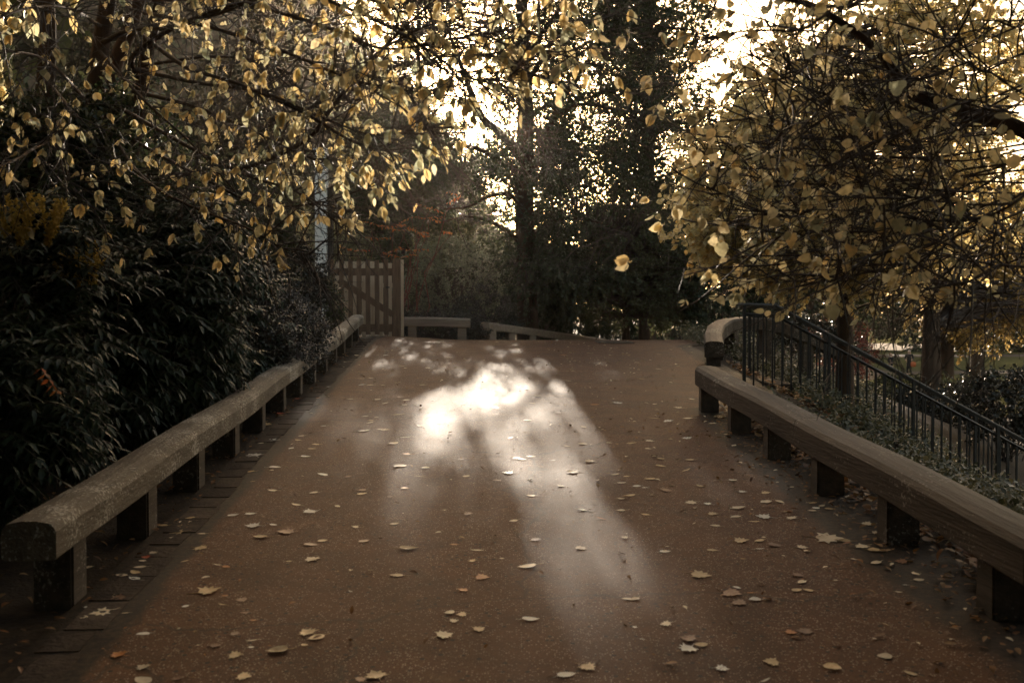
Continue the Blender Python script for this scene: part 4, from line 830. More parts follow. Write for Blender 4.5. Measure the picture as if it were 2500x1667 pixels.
for i, (px, D_, r, top, cr, lab, n) in enumerate([
    (2148, 29, .24, 100, [(at(2200, 560, 30), (2.2, 1.6, 1.6), 1), (at(2280, 690, 31), (1.8, 1.5, .9), 1), (at(2150, 400, 30), (2.2, 1.6, 2), .8)], 'dark trunked tree with golden leaves left of the twin stem down the slope', 220),
    (2185, 36, .22, 200, [(at(2330, 600, 37), (2.4, 2, 1.8), 1), (at(2240, 740, 36), (1.6, 1.2, .7), .6)], 'slimmer dark trunk close beside the golden leaved tree', 160),
    (2254, 52, .3, 250, [(at(2260, 600, 52), (4, 3, 2.6), 1)], 'distant tree standing on the lower lawn', 160),
    (1990, 84, .35, 300, [(at(1990, 650, 84), (8, 4, 4.0), 1)], 'distant dark tree behind the two walkers', 200),
    (1860, 44, .25, 300, [(at(1850, 640, 44), (3.6, 2.5, 2.4), 1), (at(1750, 560, 44), (2.6, 2, 2), .7)], 'distant dark tree behind the yellow lime', 240),
    (2420, 44, .3, 200, [(at(2380, 560, 44), (3, 2.5, 2.6), 1)], 'distant golden tree at the right edge', 160)]):
    x = at(px, 0, D_)[0]
    tree('park_tree', lab, 'tree', [trunk_to(px, D_, top, r)], cr, 'L_gold' if i in (0, 1, 5) else 'L_ever', n, 7, .7, 10, .13 if D_ < 40 else .2, DIA_W, 'trees down the slope', .3, .3, .5, 1.2, 80. + i)
shrub('red_stemmed_shrub', 'shrub of thin red stems with pinkish leaves below the railing', at(1930, 815, 30), (1.0, .9, .9), 'L_red', 130, 6, .35, 5, .07, DIA, None, 0., .3, .3, 3., 90., barkm='redtwig')
for i, (px, py, D_, r, lab) in enumerate([(2310, 935, 21, (1.0, .9, .62), 'dark bush at the right edge below the golden trees'), (2170, 940, 25, (1.3, 1, .45), 'dark bush at the foot of the dark trunks'), (1810, 800, 26, (1.6, 1, .9), 'dark bush behind the black railing near the yellow lime'),
        (2060, 912, 34, (2.4, 1.2, .6), 'low yellowish bush in front of the two walkers')]):
    shrub('bush', lab, at(px, py, D_), r, 'L_tiny' if i < 3 else 'L_bush', 150, 7, .3, 10, .07, DIA_W, None, 0., .55, .3, 3., 95. + i)
# hanging chain between the far trunks
ge = Geo(); a, b = at(2192, 838, 50), at(2250, 832, 50); t = np.linspace(0, 1, 14)[:, None]; q = a + (b - a) * t; q[:, 2] -= .35 * (4 * t * (1 - t))[:, 0]
tubes(ge, q[None], np.full((1, 14), .025), 5); tag(ge.build('chain', MAT['iron']), 'dark chain hanging in a curve between two far trunks', 'chain')

# ------------------------------------------------------------------ stuff: bank cover, litter
def scatter(n, xf, yf, dens=None):
    x = xf(n); y = yf(n); k = np.ones(n, bool) if dens is None else rng.random(n) < dens(x, y)
    return x[k], y[k]
y = 3 + 19 * rng.random(15000) ** .8; xx = XB(np.minimum(y, 11.5)) + .42 + 5.4 * rng.random(len(y)) ** .9
kp = (rng.random(len(y)) < np.clip(.62 + .8 * np.sin(xx * 2.3 + 1) * np.sin(y * 1.4), .12, 1)) & ~((y > 11.4) & (xx < 3.75)) & ~((y > 13.55) & (y < 15.15)) & ~((y > 15.2) & (xx < 3.75))
xx, y = xx[kp], y[kp]; hgt = .12 + .22 * rng.random(len(y)) + .08 * np.sin(xx * 3) * np.sin(y * 2)
Pc = np.stack([xx, y, g(xx, y) - .02], 1); lg = Geo(); sg = Geo()
pts, rad = grow(Pc, nrm(np.array([0, 0, 1.]) + .35 * rng.normal(size=Pc.shape)), hgt * 1.2, np.full(len(Pc), .003), np.full(len(Pc), .0015), 3, 0, .15)
t = .25 + .75 * rng.random((len(Pc), 11)); pos, tan = along(pts, t)
leaves(lg, pos, nrm(rnd_dirs(len(pos)) + np.array([0, 0, .15])), .05 * (.6 + .7 * rng.random(len(pos))), DIA_W, np.array([0, -.2, 1.]), .5)
tag(lg.build('ground_cover', MAT['L_cover']), 'low leafy ground cover on the bank behind the right barrier', 'ground cover', kind='stuff')

lit = Geo()
def litter(x, y, s, up=.012):
    n = len(x); p = np.stack([x, y, g(x, y) + up * rng.random(n) + .006], 1)
    d = np.stack([rng.normal(size=n), rng.normal(size=n), .25 * rng.normal(size=n)], 1); leaves(lit, p, d, s * (.5 + .9 * rng.random(n)), LIME if s > .06 else OVA, np.array([0, 0, 1.]), .35)
n = 6500; y = 2.5 + 14 * rng.random(n); x = XB(np.minimum(y, 11.5)) + .2 + np.abs(rng.normal(0, .38, n)); kp = ~((y > 11.4) & (x < 3.5)) & (rng.random(n) < .6 + .4 * np.sin(y * 5)); litter(x[kp], y[kp], .062, .09)
n = 700; y = 12 + 4.5 * rng.random(n); x = 3.5 + 1.2 * rng.random(n); litter(x, y, .075, .05)
n = 900; y = 3 + 8 * rng.random(n); x = XB(y) + .05 - .3 * rng.normal(size=n) ** 2 + .3 * rng.random(n); litter(x, y, .045, .02)
n = 420; y = 2.5 + 18 * rng.random(n); x = XP(y) + .02 - np.abs(rng.normal(0, .25, n)); litter(x, y, .045, .02)
n = 900; y = 3 + 16 * rng.random(n); x = XP(y) - .3 - 2 * rng.random(n); litter(x, y, .06, .03)
tag(lit.build('leaf_litter', MAT['L_litter']), 'brown and orange leaf litter banked under the barriers and along the beds', 'leaf litter', kind='stuff')
crumb = Geo(); n = 3800; y = 2.2 + 19 * rng.random(n) ** 1.4; x = XP(y) + .26 + rng.random(n) * (XB(y) - XP(y) - .2)
p = np.stack([x, y, g(x, y) + .007], 1); leaves(crumb, p, np.stack([rng.normal(size=n), rng.normal(size=n), .2 * rng.random(n)], 1), .008 + .02 * rng.random(n) ** 3, leaf_diamond(.3), np.array([0, 0, 1.]), .25)
n = 420; y = 3 + 18 * rng.random(n); x = XP(y) + .3 + rng.random(n) * (XB(y) - XP(y) - .3); p = np.stack([x, y, g(x, y) + .008], 1)
leaves(crumb, p, np.stack([rng.normal(size=n), .7 * rng.normal(size=n), .25 * rng.random(n)], 1), .02 + .03 * rng.random(n), OVA, np.array([0, 0, 1.]), .3)
tag(crumb.build('leaf_crumbs', MAT['L_litter']), 'tiny crumbs of leaf and twig strewn over the tarmac', 'leaf crumbs', kind='stuff')

# unseen foliage added behind and beside the viewer to block sky light
T = np.concatenate([ell((-9, -6, 6), (4.5, 5, 7.), 240, .2, .2), ell((9, -6, 6), (4.5, 5, 6.), 150, .2, .2), ell((0, -14, 8), (12, 4, 9.), 460, .2, .2), ell((-11.5, 6, 7), (3.5, 15, 8.5), 420, .2, .2), ell((10.5, -3, 5), (3, 5, 6), 90, .2, .2)])
T = np.concatenate([T, ell((0, -5.5, 10), (8, 5.5, 2.6), 260, .1, .2)]); wg = Geo(); S_ = T * np.array([.8, .9, 0]) ; S_[:, 2] = g(S_[:, 0], S_[:, 1]) - .2; branches(wg, S_[::6], T[::6], .08, .02)  # overhead canopy out of view, added to darken the near path
twiglets(wg, wg, T, nrm(T - S_), 6, 1.4, 11, .42, DIA_W, cull=False)
tag(wg.build('woods', MAT['L_dark']), 'unseen dark foliage added behind and over the viewer to shade the path', 'woods', kind='stuff')

T = np.concatenate([ell((x_, 118 + 6 * math.sin(x_), 5.5 + 1.5 * math.sin(x_ * 1.7)), (7, 5, 10), 85, .3, .2) for x_ in np.arange(20, 92, 5.0)]); wg = Geo()
twiglets(wg, wg, T, rnd_dirs(len(T)), 7, 1.5, 11, .55, DIA_W, cull=False, r=.03)
tag(wg.build('woods', MAT['L_ever']), 'distant line of dark trees closing the lower lawn', 'woods', kind='stuff')

# scrub on the hillside
n = 15000; hx = rng.uniform(-62, 2, n); hy = rng.uniform(66, 108, n); hz = hill_z(hx, hy); k = (hz > -1) & (np.sin(hx * .5 + 1.3 * np.sin(hy * .3)) + .8 * np.sin(hy * .45 + hx * .2) + .5 * rng.normal(size=n) > .1)
hp = np.stack([hx, hy, hz], 1)[k]; sg = Geo(); q = np.repeat(hp, 9, 0); q = q + rng.normal(size=q.shape) * np.array([.55, .55, .4]) + [0, 0, .35]
leaves(sg, q, rnd_dirs(len(q)), .6 * (.5 + rng.random(len(q))), DIA_W); tag(sg.build('scrub', MAT['L_scrub']), 'brown and olive scrub growing over the rocky hillside', 'scrub', kind='stuff')
# ================================================================== FALLEN LEAVES, each its own object
def leaf_master(kind, seed):
    rs = random.Random(seed); bm = bmesh.new()
    if kind == 'maple':
        prof = [(0, .08), (.12, .3), (.05, .55), (.28, .42), (.42, .62), (.5, .34), (.72, .4), (.7, .2), (1.0, 0)]
        pts = [(a - .45, b) for a, b in prof] + [(a - .45, -b * rs.uniform(.85, 1.1)) for a, b in prof[-2::-1]]
    else:
        wd = {'oval': .33, 'round': .43, 'thin': .13}[kind]
        pts = []
        for i in range(20):
            th = i / 20 * 2 * math.pi; rr = 1 + rs.uniform(-.05, .05)
            xx = .5 * math.cos(th); yy = wd * math.sin(th) * (1 - .22 * math.cos(th)) * rr
            if i == 0: xx += .1
            pts.append((xx * rr, yy))
    curl, fold, tw = rs.uniform(-.1, .35), rs.uniform(.0, .3), rs.uniform(-.2, .2)
    def zz(x, y): return fold * abs(y) + curl * (x * x) + tw * x * y + .02 * math.sin(9 * x + seed) * math.cos(7 * y)
    rings = []
    for k in (1.0, .62, .3):
        rings.append([bm.verts.new((x * k, y * k, zz(x * k, y * k))) for x, y in pts])
    c = bm.verts.new((0, 0, 0)); n = len(pts)
    for a, b in ((0, 1), (1, 2)):
        for i in range(n): bm.faces.new((rings[a][i], rings[a][(i + 1) % n], rings[b][(i + 1) % n], rings[b][i]))
    for i in range(n): bm.faces.new((rings[2][i], rings[2][(i + 1) % n], c))
    # leaf stalk
    s0 = Vector((-.45, 0, zz(-.45, 0))); s1 = Vector((-.95, rs.uniform(-.2, .2), .06))
    pr = None
    for t in (0, .5, 1):
        q = s0.lerp(s1, t) + Vector((0, 0, -.03 * math.sin(t * 3.14))); r_ = .022 - .008 * t
        ring = [bm.verts.new(q + Vector((0, r_ * math.cos(a), r_ * math.sin(a)))) for a in (0, 2.1, 4.2)]
        if pr: [bm.faces.new((pr[i], pr[(i + 1) % 3], ring[(i + 1) % 3], ring[i])) for i in range(3)]
        pr = ring
    zmin = min(v.co.z for v in bm.verts)
    for v in bm.verts: v.co.z -= zmin
    me = bpy.data.meshes.new('fallen_leaf'); bm.to_mesh(me); bm.free(); me.polygons.foreach_set('use_smooth', [True] * len(me.polygons)); return me
def dead_mat(name, c1, c2, tr=.2): 
    m, n, out = new_mat(name); L = n.links.new
    tc = N(n, 'ShaderNodeTexCoord'); oi = N(n, 'ShaderNodeObjectInfo')
    ad = N(n, 'ShaderNodeVectorMath', operation='ADD'); L(tc.outputs['Object'], ad.inputs[0]); L(oi.outputs['Location'], ad.inputs[1])
    no = N(n, 'ShaderNodeTexNoise', Scale=3.5, Detail=6.0, Roughness=.7); L(ad.outputs[0], no.inputs['Vector'])
    r = ramp(n, [(.35, c1), (.62, c2)]); L(no.outputs['Fac'], r.inputs[0])
    mp = N(n, 'ShaderNodeMapRange'); mp.inputs[3].default_value = .72; mp.inputs[4].default_value = 1.2; L(oi.outputs['Random'], mp.inputs[0])
    mx = N(n, 'ShaderNodeMix', data_type='RGBA', blend_type='MULTIPLY'); mx.inputs[0].default_value = 1; L(r.outputs[0], mx.inputs[6]); L(mp.outputs[0], mx.inputs[7])
    b = N(n, 'ShaderNodeBsdfPrincipled', Roughness=.5); L(mx.outputs[2], b.inputs['Base Color'])
    t = N(n, 'ShaderNodeBsdfTranslucent'); L(mx.outputs[2], t.inputs['Color']); ms = N(n, 'ShaderNodeMixShader'); ms.inputs[0].default_value = tr
    L(b.outputs[0], ms.inputs[1]); L(t.outputs[0], ms.inputs[2]); L(ms.outputs[0], out.inputs[0]); return m
FC = dict(c=('pale cream', dead_mat('pale_fallen_leaf', (.74, .58, .36), (.86, .72, .5))), w=('whitish', dead_mat('whitish_fallen_leaf', (.8, .74, .6), (.9, .85, .74))), y=('tan yellow', dead_mat('tan_fallen_leaf', (.52, .34, .14), (.72, .52, .27))),
          o=('orange', dead_mat('orange_fallen_leaf', (.5, .15, .035), (.62, .27, .07))), r=('red', dead_mat('red_fallen_leaf', (.42, .05, .02), (.5, .12, .04))), b=('brown', dead_mat('brown_fallen_leaf', (.14, .055, .022), (.3, .15, .07))))
KIND = dict(o='oval', r='round', t='thin', m='maple'); SHAPE = dict(o='oval', r='rounded', t='narrow curled', m='lobed')
MAST = {}
for kd in KIND:
    for sd in range(3):
        for cc in FC:
            me = leaf_master(KIND[kd], sd * 17 + ord(kd)); me.materials.append(FC[cc][1]); MAST[kd, sd, cc] = me
# tile origin, scale (native px per tile px), then x y length colour shape of every leaf read off the photograph
T1 = (600, 820, .2551); T2 = (1200, 820, .2551); T3 = (200, 1220, .2851); T4 = (870, 1220, .2851); T5 = (1540, 1160, .3234)
TILES = [(T1, """1062 187 50 c o|1335 187 60 w o|1355 146 30 c o|1413 140 25 c o|1485 137 30 c o|967 253 40 c o|943 301 35 c o|1020 332 25 c o|1095 344 25 c o|1220 333 35 c o|1500 290 100 c t|1512 311 35 c r|1408 339 30 c o|1760 311 45 c o|1752 337 35 y o|1950 207 60 c o|1815 231 35 c o|2103 221 30 c o|2022 305 45 b o|2262 306 40 b m|2127 407 40 o o|2218 336 35 c o|1862 423 35 o o|770 490 75 w o|690 533 55 c o|497 603 60 r m|690 594 50 o o|800 580 40 c o|1000 605 55 c o|1100 410 80 b m|1195 405 55 c o|1112 470 75 w o|1190 472 65 c o|1210 453 45 c o|1478 446 35 w r|1340 478 50 c o|1690 472 55 c o|1185 519 35 c o|1152 552 30 y r|1262 610 60 c o|1540 614 65 c o|1335 646 65 c o|1470 587 50 b m|1520 662 60 y o|1602 662 45 o o|2150 616 60 b t|715 660 50 c o|645 746 50 c o|1142 770 65 c o|1187 833 75 c o|1195 812 55 y o|1205 730 35 b o|1440 755 95 y t|1325 817 30 o r|743 864 55 w o|1665 861 55 o r|1852 829 75 y o|335 745 80 r m|190 852 125 y m|1130 910 110 w o|1290 896 75 c o|1335 900 90 y m|1222 880 30 b r|1525 972 95 c t|1415 1030 105 y o|530 959 60 c o|500 1001 75 y o|462 1034 40 c o|245 1002 90 w m|145 1030 60 c o|668 1040 70 y o|437 1076 65 w o|630 1082 75 y o|70 1145 150 w m|570 1157 90 w o|1785 977 30 b m|1537 1133 80 o m|2060 1181 65 b m|275 1258 105 w o|1475 1246 130 y o|1720 1265 75 c r|365 1258 35 y t|735 1328 105 w o|40 1302 90 y o|1655 1345 80 y t|2108 1344 70 y r|528 1345 30 w o|985 1350 75 b m|256 1482 85 c o|650 1506 85 c r|1110 1480 90 b m|1110 1513 90 y o|1525 1458 85 o m|1725 1440 45 c o|1385 1540 60 b m|63 1394 60 y t|330 765 60 y o|2170 1415 35 c t"""),
 (T2, """1165 70 25 c o|690 183 55 o o|775 165 40 o o|950 165 40 o o|1115 185 40 c o|1300 182 85 y t|1605 179 60 y o|1790 120 40 c o|1700 133 35 c o|1890 106 60 c m|1930 162 40 c o|1700 203 35 c o|1765 220 35 c o|1445 211 60 b t|1420 240 50 c o|1535 233 30 b o|1395 266 40 y m|1230 254 35 b m|1665 272 30 c o|1778 272 50 c o|1620 290 30 c o|1600 318 65 c o|1748 329 50 c o|1805 294 40 c o|1270 364 40 c o|1360 308 40 o o|1730 388 45 c o|605 378 40 c o|735 430 65 c t|345 409 50 y o|20 380 40 o m|115 351 25 o r|1145 440 40 b o|1200 434 45 c o|1440 414 60 y o|1112 463 40 c o|1695 447 50 w o|360 524 45 c o|750 535 50 c o|1222 540 35 c o|443 577 65 c o|390 647 65 y o|990 659 90 o o|1212 642 95 w m|1460 642 50 c o|1560 654 55 c o|1920 607 65 c o|1785 690 85 c m|640 736 80 b m|40 690 70 b m|45 750 65 b t|343 808 75 c o|1548 789 170 y t|1692 818 95 w m|1880 790 90 c o|2195 772 140 y m|2120 838 65 c m|2045 780 50 y o|880 872 70 y o|1040 881 50 c o|985 905 35 c o|585 848 50 y o|180 977 55 c o|230 974 50 b m|870 1035 85 y r|725 1057 65 y o|1125 1024 55 c o|1340 1028 95 y o|1515 1008 90 c m|1875 979 90 w m|1990 1027 40 o o|2245 945 55 c o|2210 918 55 b m|2320 1052 70 c o|240 1172 75 y o|295 1183 75 c o|375 1155 85 y o|940 1202 105 y m|1495 1081 60 c o|1540 1071 40 c o|1625 1177 75 y m|1618 1246 95 y o|1897 1190 90 y o|585 1192 55 w t|155 1312 105 w m|770 1304 125 y m|1185 1328 85 y o|1290 1346 65 y o|55 1384 80 b o|1865 1288 110 y t|665 1436 80 c m|1243 1408 95 c o|1390 1440 80 w o|1468 1455 65 w t|1515 1370 110 y o|1675 1480 105 b m|2155 1384 40 w o|2310 1386 75 c o|1318 1530 120 y o|2000 1440 50 y m|378 1530 85 y o|1240 1560 70 c o"""),
 (T3, """2190 59 60 c o|1835 45 80 c o|1945 106 110 w m|1295 136 95 w o|1445 123 90 w o|1460 226 120 w m|1640 216 75 w o|1040 174 65 c o|930 158 75 y o|880 193 100 c o|870 228 90 y m|693 222 85 y o|808 283 120 y m|792 328 80 c o|1025 293 65 c o|1020 415 110 y m|1745 278 145 b m|1530 323 115 y o|1960 385 115 b o|2060 352 80 y o|605 456 70 c m|545 495 70 r m|520 528 60 c o|500 580 95 c o|455 625 105 y o|340 648 105 c o|450 680 115 w o|880 528 75 y t|1165 560 70 c t|1235 575 70 o o|1965 510 120 c m|1770 530 50 y o|1090 785 190 y m|1225 826 60 o o|220 830 90 c m|310 845 120 b m|885 915 62 w o|1200 900 70 y t|1365 860 100 b m|155 968 165 c m|15 1008 70 c r|40 923 45 w r|370 972 60 c t|525 1150 105 w o|845 1107 30 w t|1390 970 70 b o|1470 1035 50 o o|310 1328 120 o m|1315 1150 85 b m|1145 1250 95 b m|1455 1207 95 c t|1450 1266 45 w o|1318 1333 120 y m|1680 1297 170 y r|1930 1137 140 y m|2010 1180 140 y o|515 1435 120 c m|520 1550 160 c r|1390 1515 120 y m|820 1535 90 b o|2300 788 45 w t|60 580 80 c m|2340 235 60 c m|980 1255 30 w t|1905 1245 60 y o"""),
 (T4, """65 355 100 b o|445 420 150 y o|835 385 70 o o|1030 433 105 c t|990 525 65 y m|960 122 80 b m|755 97 40 c o|1163 82 40 c o|1345 183 80 c o|1938 88 85 w o|2100 162 90 o t|2270 92 80 c o|1535 342 85 b m|2295 325 65 c m|1917 415 95 y m|1465 573 155 c o|1080 667 120 o m|918 775 80 o m|345 650 110 y o|800 970 85 c r|900 985 85 y m|838 1040 80 c m|757 1162 145 c m|1053 1110 105 y m|1488 1025 140 w o|165 1505 160 y m|1797 1500 165 w o|1985 1438 140 y m|2320 850 90 c o|325 208 80 y o|1915 175 40 c o|40 1540 100 b m"""),
 (T5, """45 83 60 w o|105 94 50 w t|268 113 90 b m|525 85 60 y m|770 41 60 w o|845 128 62 w m|648 40 30 w o|450 208 88 c m|577 218 58 w m|110 300 65 y o|622 296 80 y m|803 250 110 c o|790 314 80 c o|637 384 75 c o|1000 315 108 w m|1020 135 70 y m|1020 203 82 c r|1125 202 80 c o|1168 278 80 y t|1210 325 72 c m|925 352 80 y t|1215 92 45 c o|1400 250 65 w o|1443 233 55 c o|1495 256 70 y o|1370 271 65 c o|1375 211 60 y o|1608 291 50 y o|1650 170 80 c m|1780 370 85 c m|1860 441 75 c m|835 497 105 y m|970 497 80 y o|1022 475 38 w t|1078 530 105 b m|975 558 65 w t|1295 548 80 c m|1495 480 200 c m|1600 497 120 y o|1740 542 100 c m|1840 570 95 y r|1910 570 100 y o|615 568 80 y o|258 580 78 w o|1170 616 35 c o|1685 636 42 c o|1850 665 95 c o|2040 652 90 b m|530 757 155 y m|800 850 60 w o|765 895 140 b m|820 968 110 b m|903 890 55 o t|937 941 98 w r|1267 757 90 b m|1290 811 75 c r|1255 869 90 y o|1340 871 75 y o|1545 796 40 c o|2145 745 65 c m|2175 792 80 c o|2070 830 40 w t|2022 885 50 c o|1940 970 35 c o|2235 1025 38 c o|2303 1082 28 w r|1930 1130 65 y t|262 1125 85 c m|430 1235 125 b m|425 1315 130 w m|530 1283 110 y o|1210 1190 85 o m|1310 1180 120 b m|30 935 80 y o|1918 1370 103 c r|1520 1455 130 y r|1060 1412 120 y m|690 1465 100 w m|1020 1550 95 w t|2110 1500 95 y o|30 1150 40 w o|90 1240 45 w t|1650 30 90 y m|1730 60 70 o m|1830 120 55 o o""")]
used = {}
def zone(px, py):
    if py > 1150: z = 'on the dark tarmac at the front of the path' if not 800 < px < 1450 else 'on the pale middle of the front path'
    elif py > 950: z = 'half way up the path'
    elif py > 860: z = 'on the upper part of the path'
    else: z = 'near the crest of the path'
    pt = G(px, py)
    if pt[0] - XP(pt[1]) < .55: z = 'lying against the stone kerb under the left barrier'
    elif XB(min(pt[1], 11.3)) - pt[0] < .35 and pt[1] < 11.6: z = 'lying at the foot of the right barrier posts'
    elif pt[0] > 2.2 and pt[1] > 11.6: z = 'by the gap before the curved barrier'
    elif 870 < py < 965 and 1080 < px < 1280: z = 'in the bright patch of sun on the path'
    return z
nl = 0
recs = []
for (ox, oy, sc), txt in TILES:
    for it in txt.split('|'):
        a, b, ln, cc, kd = it.split(); px, py = (ox + float(a) * sc) * .9408, (oy + float(b) * sc) * .9408
        p = G(px, py)
        L = float(ln) * sc * .9408 / F * p[1]
        recs.append((px, py, p, L, cc, kd))
big = sorted(range(len(recs)), key=lambda i: -float(recs[i][3] / recs[i][2][1]))[:292]
for i in big:
    px, py, p, L, cc, kd = recs[i]
    L = min(max(L, .025), .17)
    if kd == 't' and L > .12: L = .12
    o = bpy.data.objects.new('fallen_leaf', MAST[kd, random.randrange(3), cc]); COL.objects.link(o)
    s = L * (1.0 if kd != 'm' else 1.05); up = 1.0
    o.scale = (s, s * random.uniform(.85, 1.15), s * random.uniform(.3, .8))
    sl = math.atan(S0) if p[1] < 18 else 0
    yaw = random.choice((0, math.pi)) + random.gauss(0, .45)
    o.rotation_euler = (Matrix.Rotation(sl, 3, 'X') @ Matrix.Rotation(random.gauss(0, .06), 3, 'Y') @ Matrix.Rotation(yaw, 3, 'Z')).to_euler()
    o.location = (p[0], p[1], p[2] + .004)
    size = 'tiny' if L < .045 else 'small' if L < .07 else 'mid-sized' if L < .105 else 'large'
    lab = f"{size} {FC[cc][0]} {SHAPE[kd]} leaf {zone(px, py)}"
    tag(o, lab, 'leaf'); used.setdefault(lab, []).append(o)
rest = Geo()
for i in range(len(recs)):
    if i in set(big): continue
    px, py, p, L, cc, kd = recs[i]
    leaves(rest, np.array([p + [0, 0, .006]]), np.array([[random.gauss(0, 1), random.gauss(0, .5), .05]]), np.array([max(L, .02)]), OVA, np.array([0, 0, 1.]), .2)
n = 260; y = 4 + 17 * rng.random(n) ** .8; u_ = rng.random(n); x = np.where(rng.random(n) < .55, XB(np.minimum(y, 12)) - .05 - 1.5 * u_ ** 2, XP(y) + .3 + 4 * u_)
leaves(rest, np.stack([x, y, g(x, y) + .008], 1), np.stack([rng.normal(size=n), .6 * rng.normal(size=n), .1 * rng.random(n)], 1), .022 + .035 * rng.random(n), OVA, np.array([0, 0, 1.]), .2)
tag(rest.build('small_leaves', FC['c'][1]), 'smallest fallen leaves scattered over the path', 'fallen leaves', kind='stuff')
for lab, os_ in used.items():
    for o in os_: o['group'] = (lab.replace(' leaf ', ' leaves ') if len(os_) > 1 else 'fallen leaves on the path')

# ================================================================== PEOPLE on the lower lawn
def skin_mesh(name, verts, edges, radii, mat, parent, root_i=0, sub=1):
    me = bpy.data.meshes.new(name); me.from_pydata([tuple(v) for v in verts], edges, []); o = bpy.data.objects.new(name, me); COL.objects.link(o)
    md = o.modifiers.new('skin', 'SKIN'); md.use_smooth_shade = True
    sv = me.skin_vertices[0].data
    for i, r_ in enumerate(radii): sv[i].radius = (r_, r_) if not isinstance(r_, tuple) else r_; sv[i].use_root = (i == root_i)
    ms = o.modifiers.new('sub', 'SUBSURF'); ms.levels = sub; ms.render_levels = sub
    dg = bpy.context.evaluated_depsgraph_get(); m2 = bpy.data.meshes.new_from_object(o.evaluated_get(dg)); m2.name = name
    bpy.data.objects.remove(o); m2.materials.clear(); m2.materials.append(mat); return link(name, m2, parent)
def cloth(name, c, rough=.85): return noisy_mat(name, tuple(.8 * q for q in c), c, 20, rough, .15)
SKIN = noisy_mat('skin_tone', (.42, .25, .18), (.52, .32, .23), 15, .5, .05)
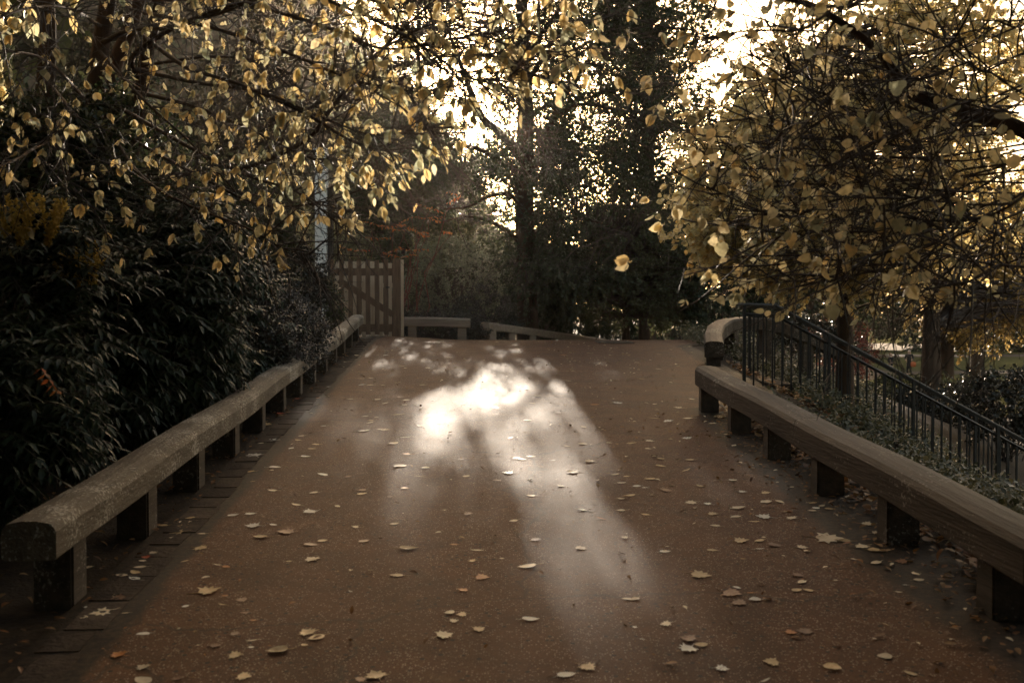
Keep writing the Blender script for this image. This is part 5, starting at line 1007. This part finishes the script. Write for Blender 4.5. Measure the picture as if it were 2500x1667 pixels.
def person(px, py, D_, h, face, coat, legs, hair, long_coat, label, arm_bend=.3):
    x = at(px, py, D_)[0]; z0 = -2.24 + .1 * math.sin(x * .09) * math.sin(D_ * .06); root = empty('person', (x, D_, z0), label, 'person')
    rot = Matrix.Rotation(face, 3, 'Z'); k = h / 1.75
    def W(a): v = rot @ (Vector(a) * k); return (v.x + x, v.y + D_, v.z + z0)
    Vv, E, Rr = [], [], []
    def add(p, r_, par=None):
        Vv.append(W(p)); Rr.append(r_ * k); i = len(Vv) - 1
        if par is not None: E.append((par, i))
        return i
    pel = add((0, 0, .95), .145); w_ = add((0, 0, 1.12), .13, pel); ch = add((0, .0, 1.32), .15, w_); nk = add((0, .0, 1.5), .055, ch); ja = add((0, -.015, 1.58), .07, nk); hd = add((0, -.005, 1.67), .095, ja); add((0, 0, 1.745), .06, hd)
    add((0, -.1, 1.635), .018, hd)                                   # nose
    for s in (-1, 1): add((s * .1, .01, 1.64), .02, hd)                # ears
    for s in (-1, 1):
        st = .08 * s
        hp = add((s * .09, 0, .9), .1, pel); kn = add((s * .1, -.03 - st * .3, .5), .065, hp); an = add((s * .1, st, .09), .042, kn); add((s * .1, st - .13, .04), .035, an)
        sh = add((s * .19, 0, 1.42), .065, ch); el = add((s * .26, .05, 1.14), .045, sh); wr = add((s * .2, -.2 * arm_bend * 2, 1.0 + .2 * arm_bend), .03, el); pm = add((s * .18, -.2 * arm_bend * 2 - .07, .97 + .2 * arm_bend), .03, wr)
        for f_ in range(4): add((s * (.15 + .02 * f_), -.2 * arm_bend * 2 - .15 + .008 * abs(f_ - 1.5), .95 + .2 * arm_bend), .009, pm)
        add((s * .13, -.2 * arm_bend * 2 - .09, .99 + .2 * arm_bend), .01, pm)
    skin_mesh('body', Vv, E, Rr, SKIN, root, 0, 1)
    zb = .42 if long_coat else .82
    cv = [(0, 0, 1.48), (0, 0, 1.36), (0, 0, 1.12), (0, 0, .92), (0, .01, zb)]; V2 = [W(c_) for c_ in cv]; E2 = [(0, 1), (1, 2), (2, 3), (3, 4)]; R2 = [.1 * k, .185 * k, .165 * k, .185 * k, (.21 if long_coat else .17) * k]
    for s in (-1, 1):
        i = len(V2); V2 += [W((s * .2, 0, 1.41)), W((s * .265, .05, 1.14)), W((s * .21, -.18 * arm_bend * 2, 1.01 + .2 * arm_bend))]; E2 += [(1, i), (i, i + 1), (i + 1, i + 2)]; R2 += [.085 * k, .062 * k, .05 * k]
    skin_mesh('coat', V2, E2, R2, coat, root, 2)
    for s in (-1, 1):
        st = .08 * s
        skin_mesh('trouser_leg', [W((s * .09, 0, .92)), W((s * .1, -.03 - st * .3, .5)), W((s * .1, st, .12))], [(0, 1), (1, 2)], [.115 * k, .085 * k, .065 * k], legs, root)
        skin_mesh('shoe', [W((s * .1, st + .03, .05)), W((s * .1, st - .15, .04))], [(0, 1)], [.05 * k, .045 * k], MAT['iron'], root)
    skin_mesh('hair', [W((0, .03, 1.76)), W((0, .06, 1.68)), W((0, .07, 1.57))], [(0, 1), (1, 2)], [.085 * k, .1 * k, .07 * k], hair, root)
    return root, W
blk = cloth('black_cloth', (.012, .012, .014))
r1, W1 = person(2088, 856, 68, 1.72, R(-25), blk, blk, cloth('white_hair', (.6, .57, .52)), True, 'white haired person in a long black coat on the lower lawn', .45)
person(2046, 858, 66, 1.6, R(35), cloth('black_jacket', (.014, .014, .017)), cloth('light_trousers', (.5, .36, .28)), cloth('auburn_hair', (.16, .06, .03)), False, 'shorter person in a dark jacket and light trousers on the lower lawn', .35)
bm = bmesh.new(); c = Vector(W1((.28, -.12, .78))); bm_box(bm, c, (.34, .16, .36), Matrix.Rotation(R(-20), 3, 'Z'), .05)
root = empty('shoulder_bag', (c.x, c.y, c.z - .18), 'bright orange bag at the side of the person in the black coat', 'bag')
bm_obj('pouch', bm, cloth('orange_cloth', (.6, .16, .06)), root, True)
ge = Geo(); q = smooth_line([W1((.22, -.12, .95)), W1((.22, -.02, 1.25)), W1((.17, 0, 1.5)), W1((.3, .06, 1.25)), W1((.36, -.08, .95))], 14); tubes(ge, q[None], np.full((1, 14), .014), 5); ge.build('strap', MAT['iron'], root)

# ================================================================== AIR
m, n, out = new_mat('haze_air'); v = N(n, 'ShaderNodeVolumePrincipled', Density=.00015, Anisotropy=.88); v.inputs['Color'].default_value = (1, .88, .74, 1); n.links.new(v.outputs[0], out.inputs['Volume'])
bm = bmesh.new(); bm_box(bm, (0, 800, 25), (1300, 1800, 60)); tag(bm_obj('haze', bm, m), 'thin bright haze in the air of the park', 'haze', kind='stuff')
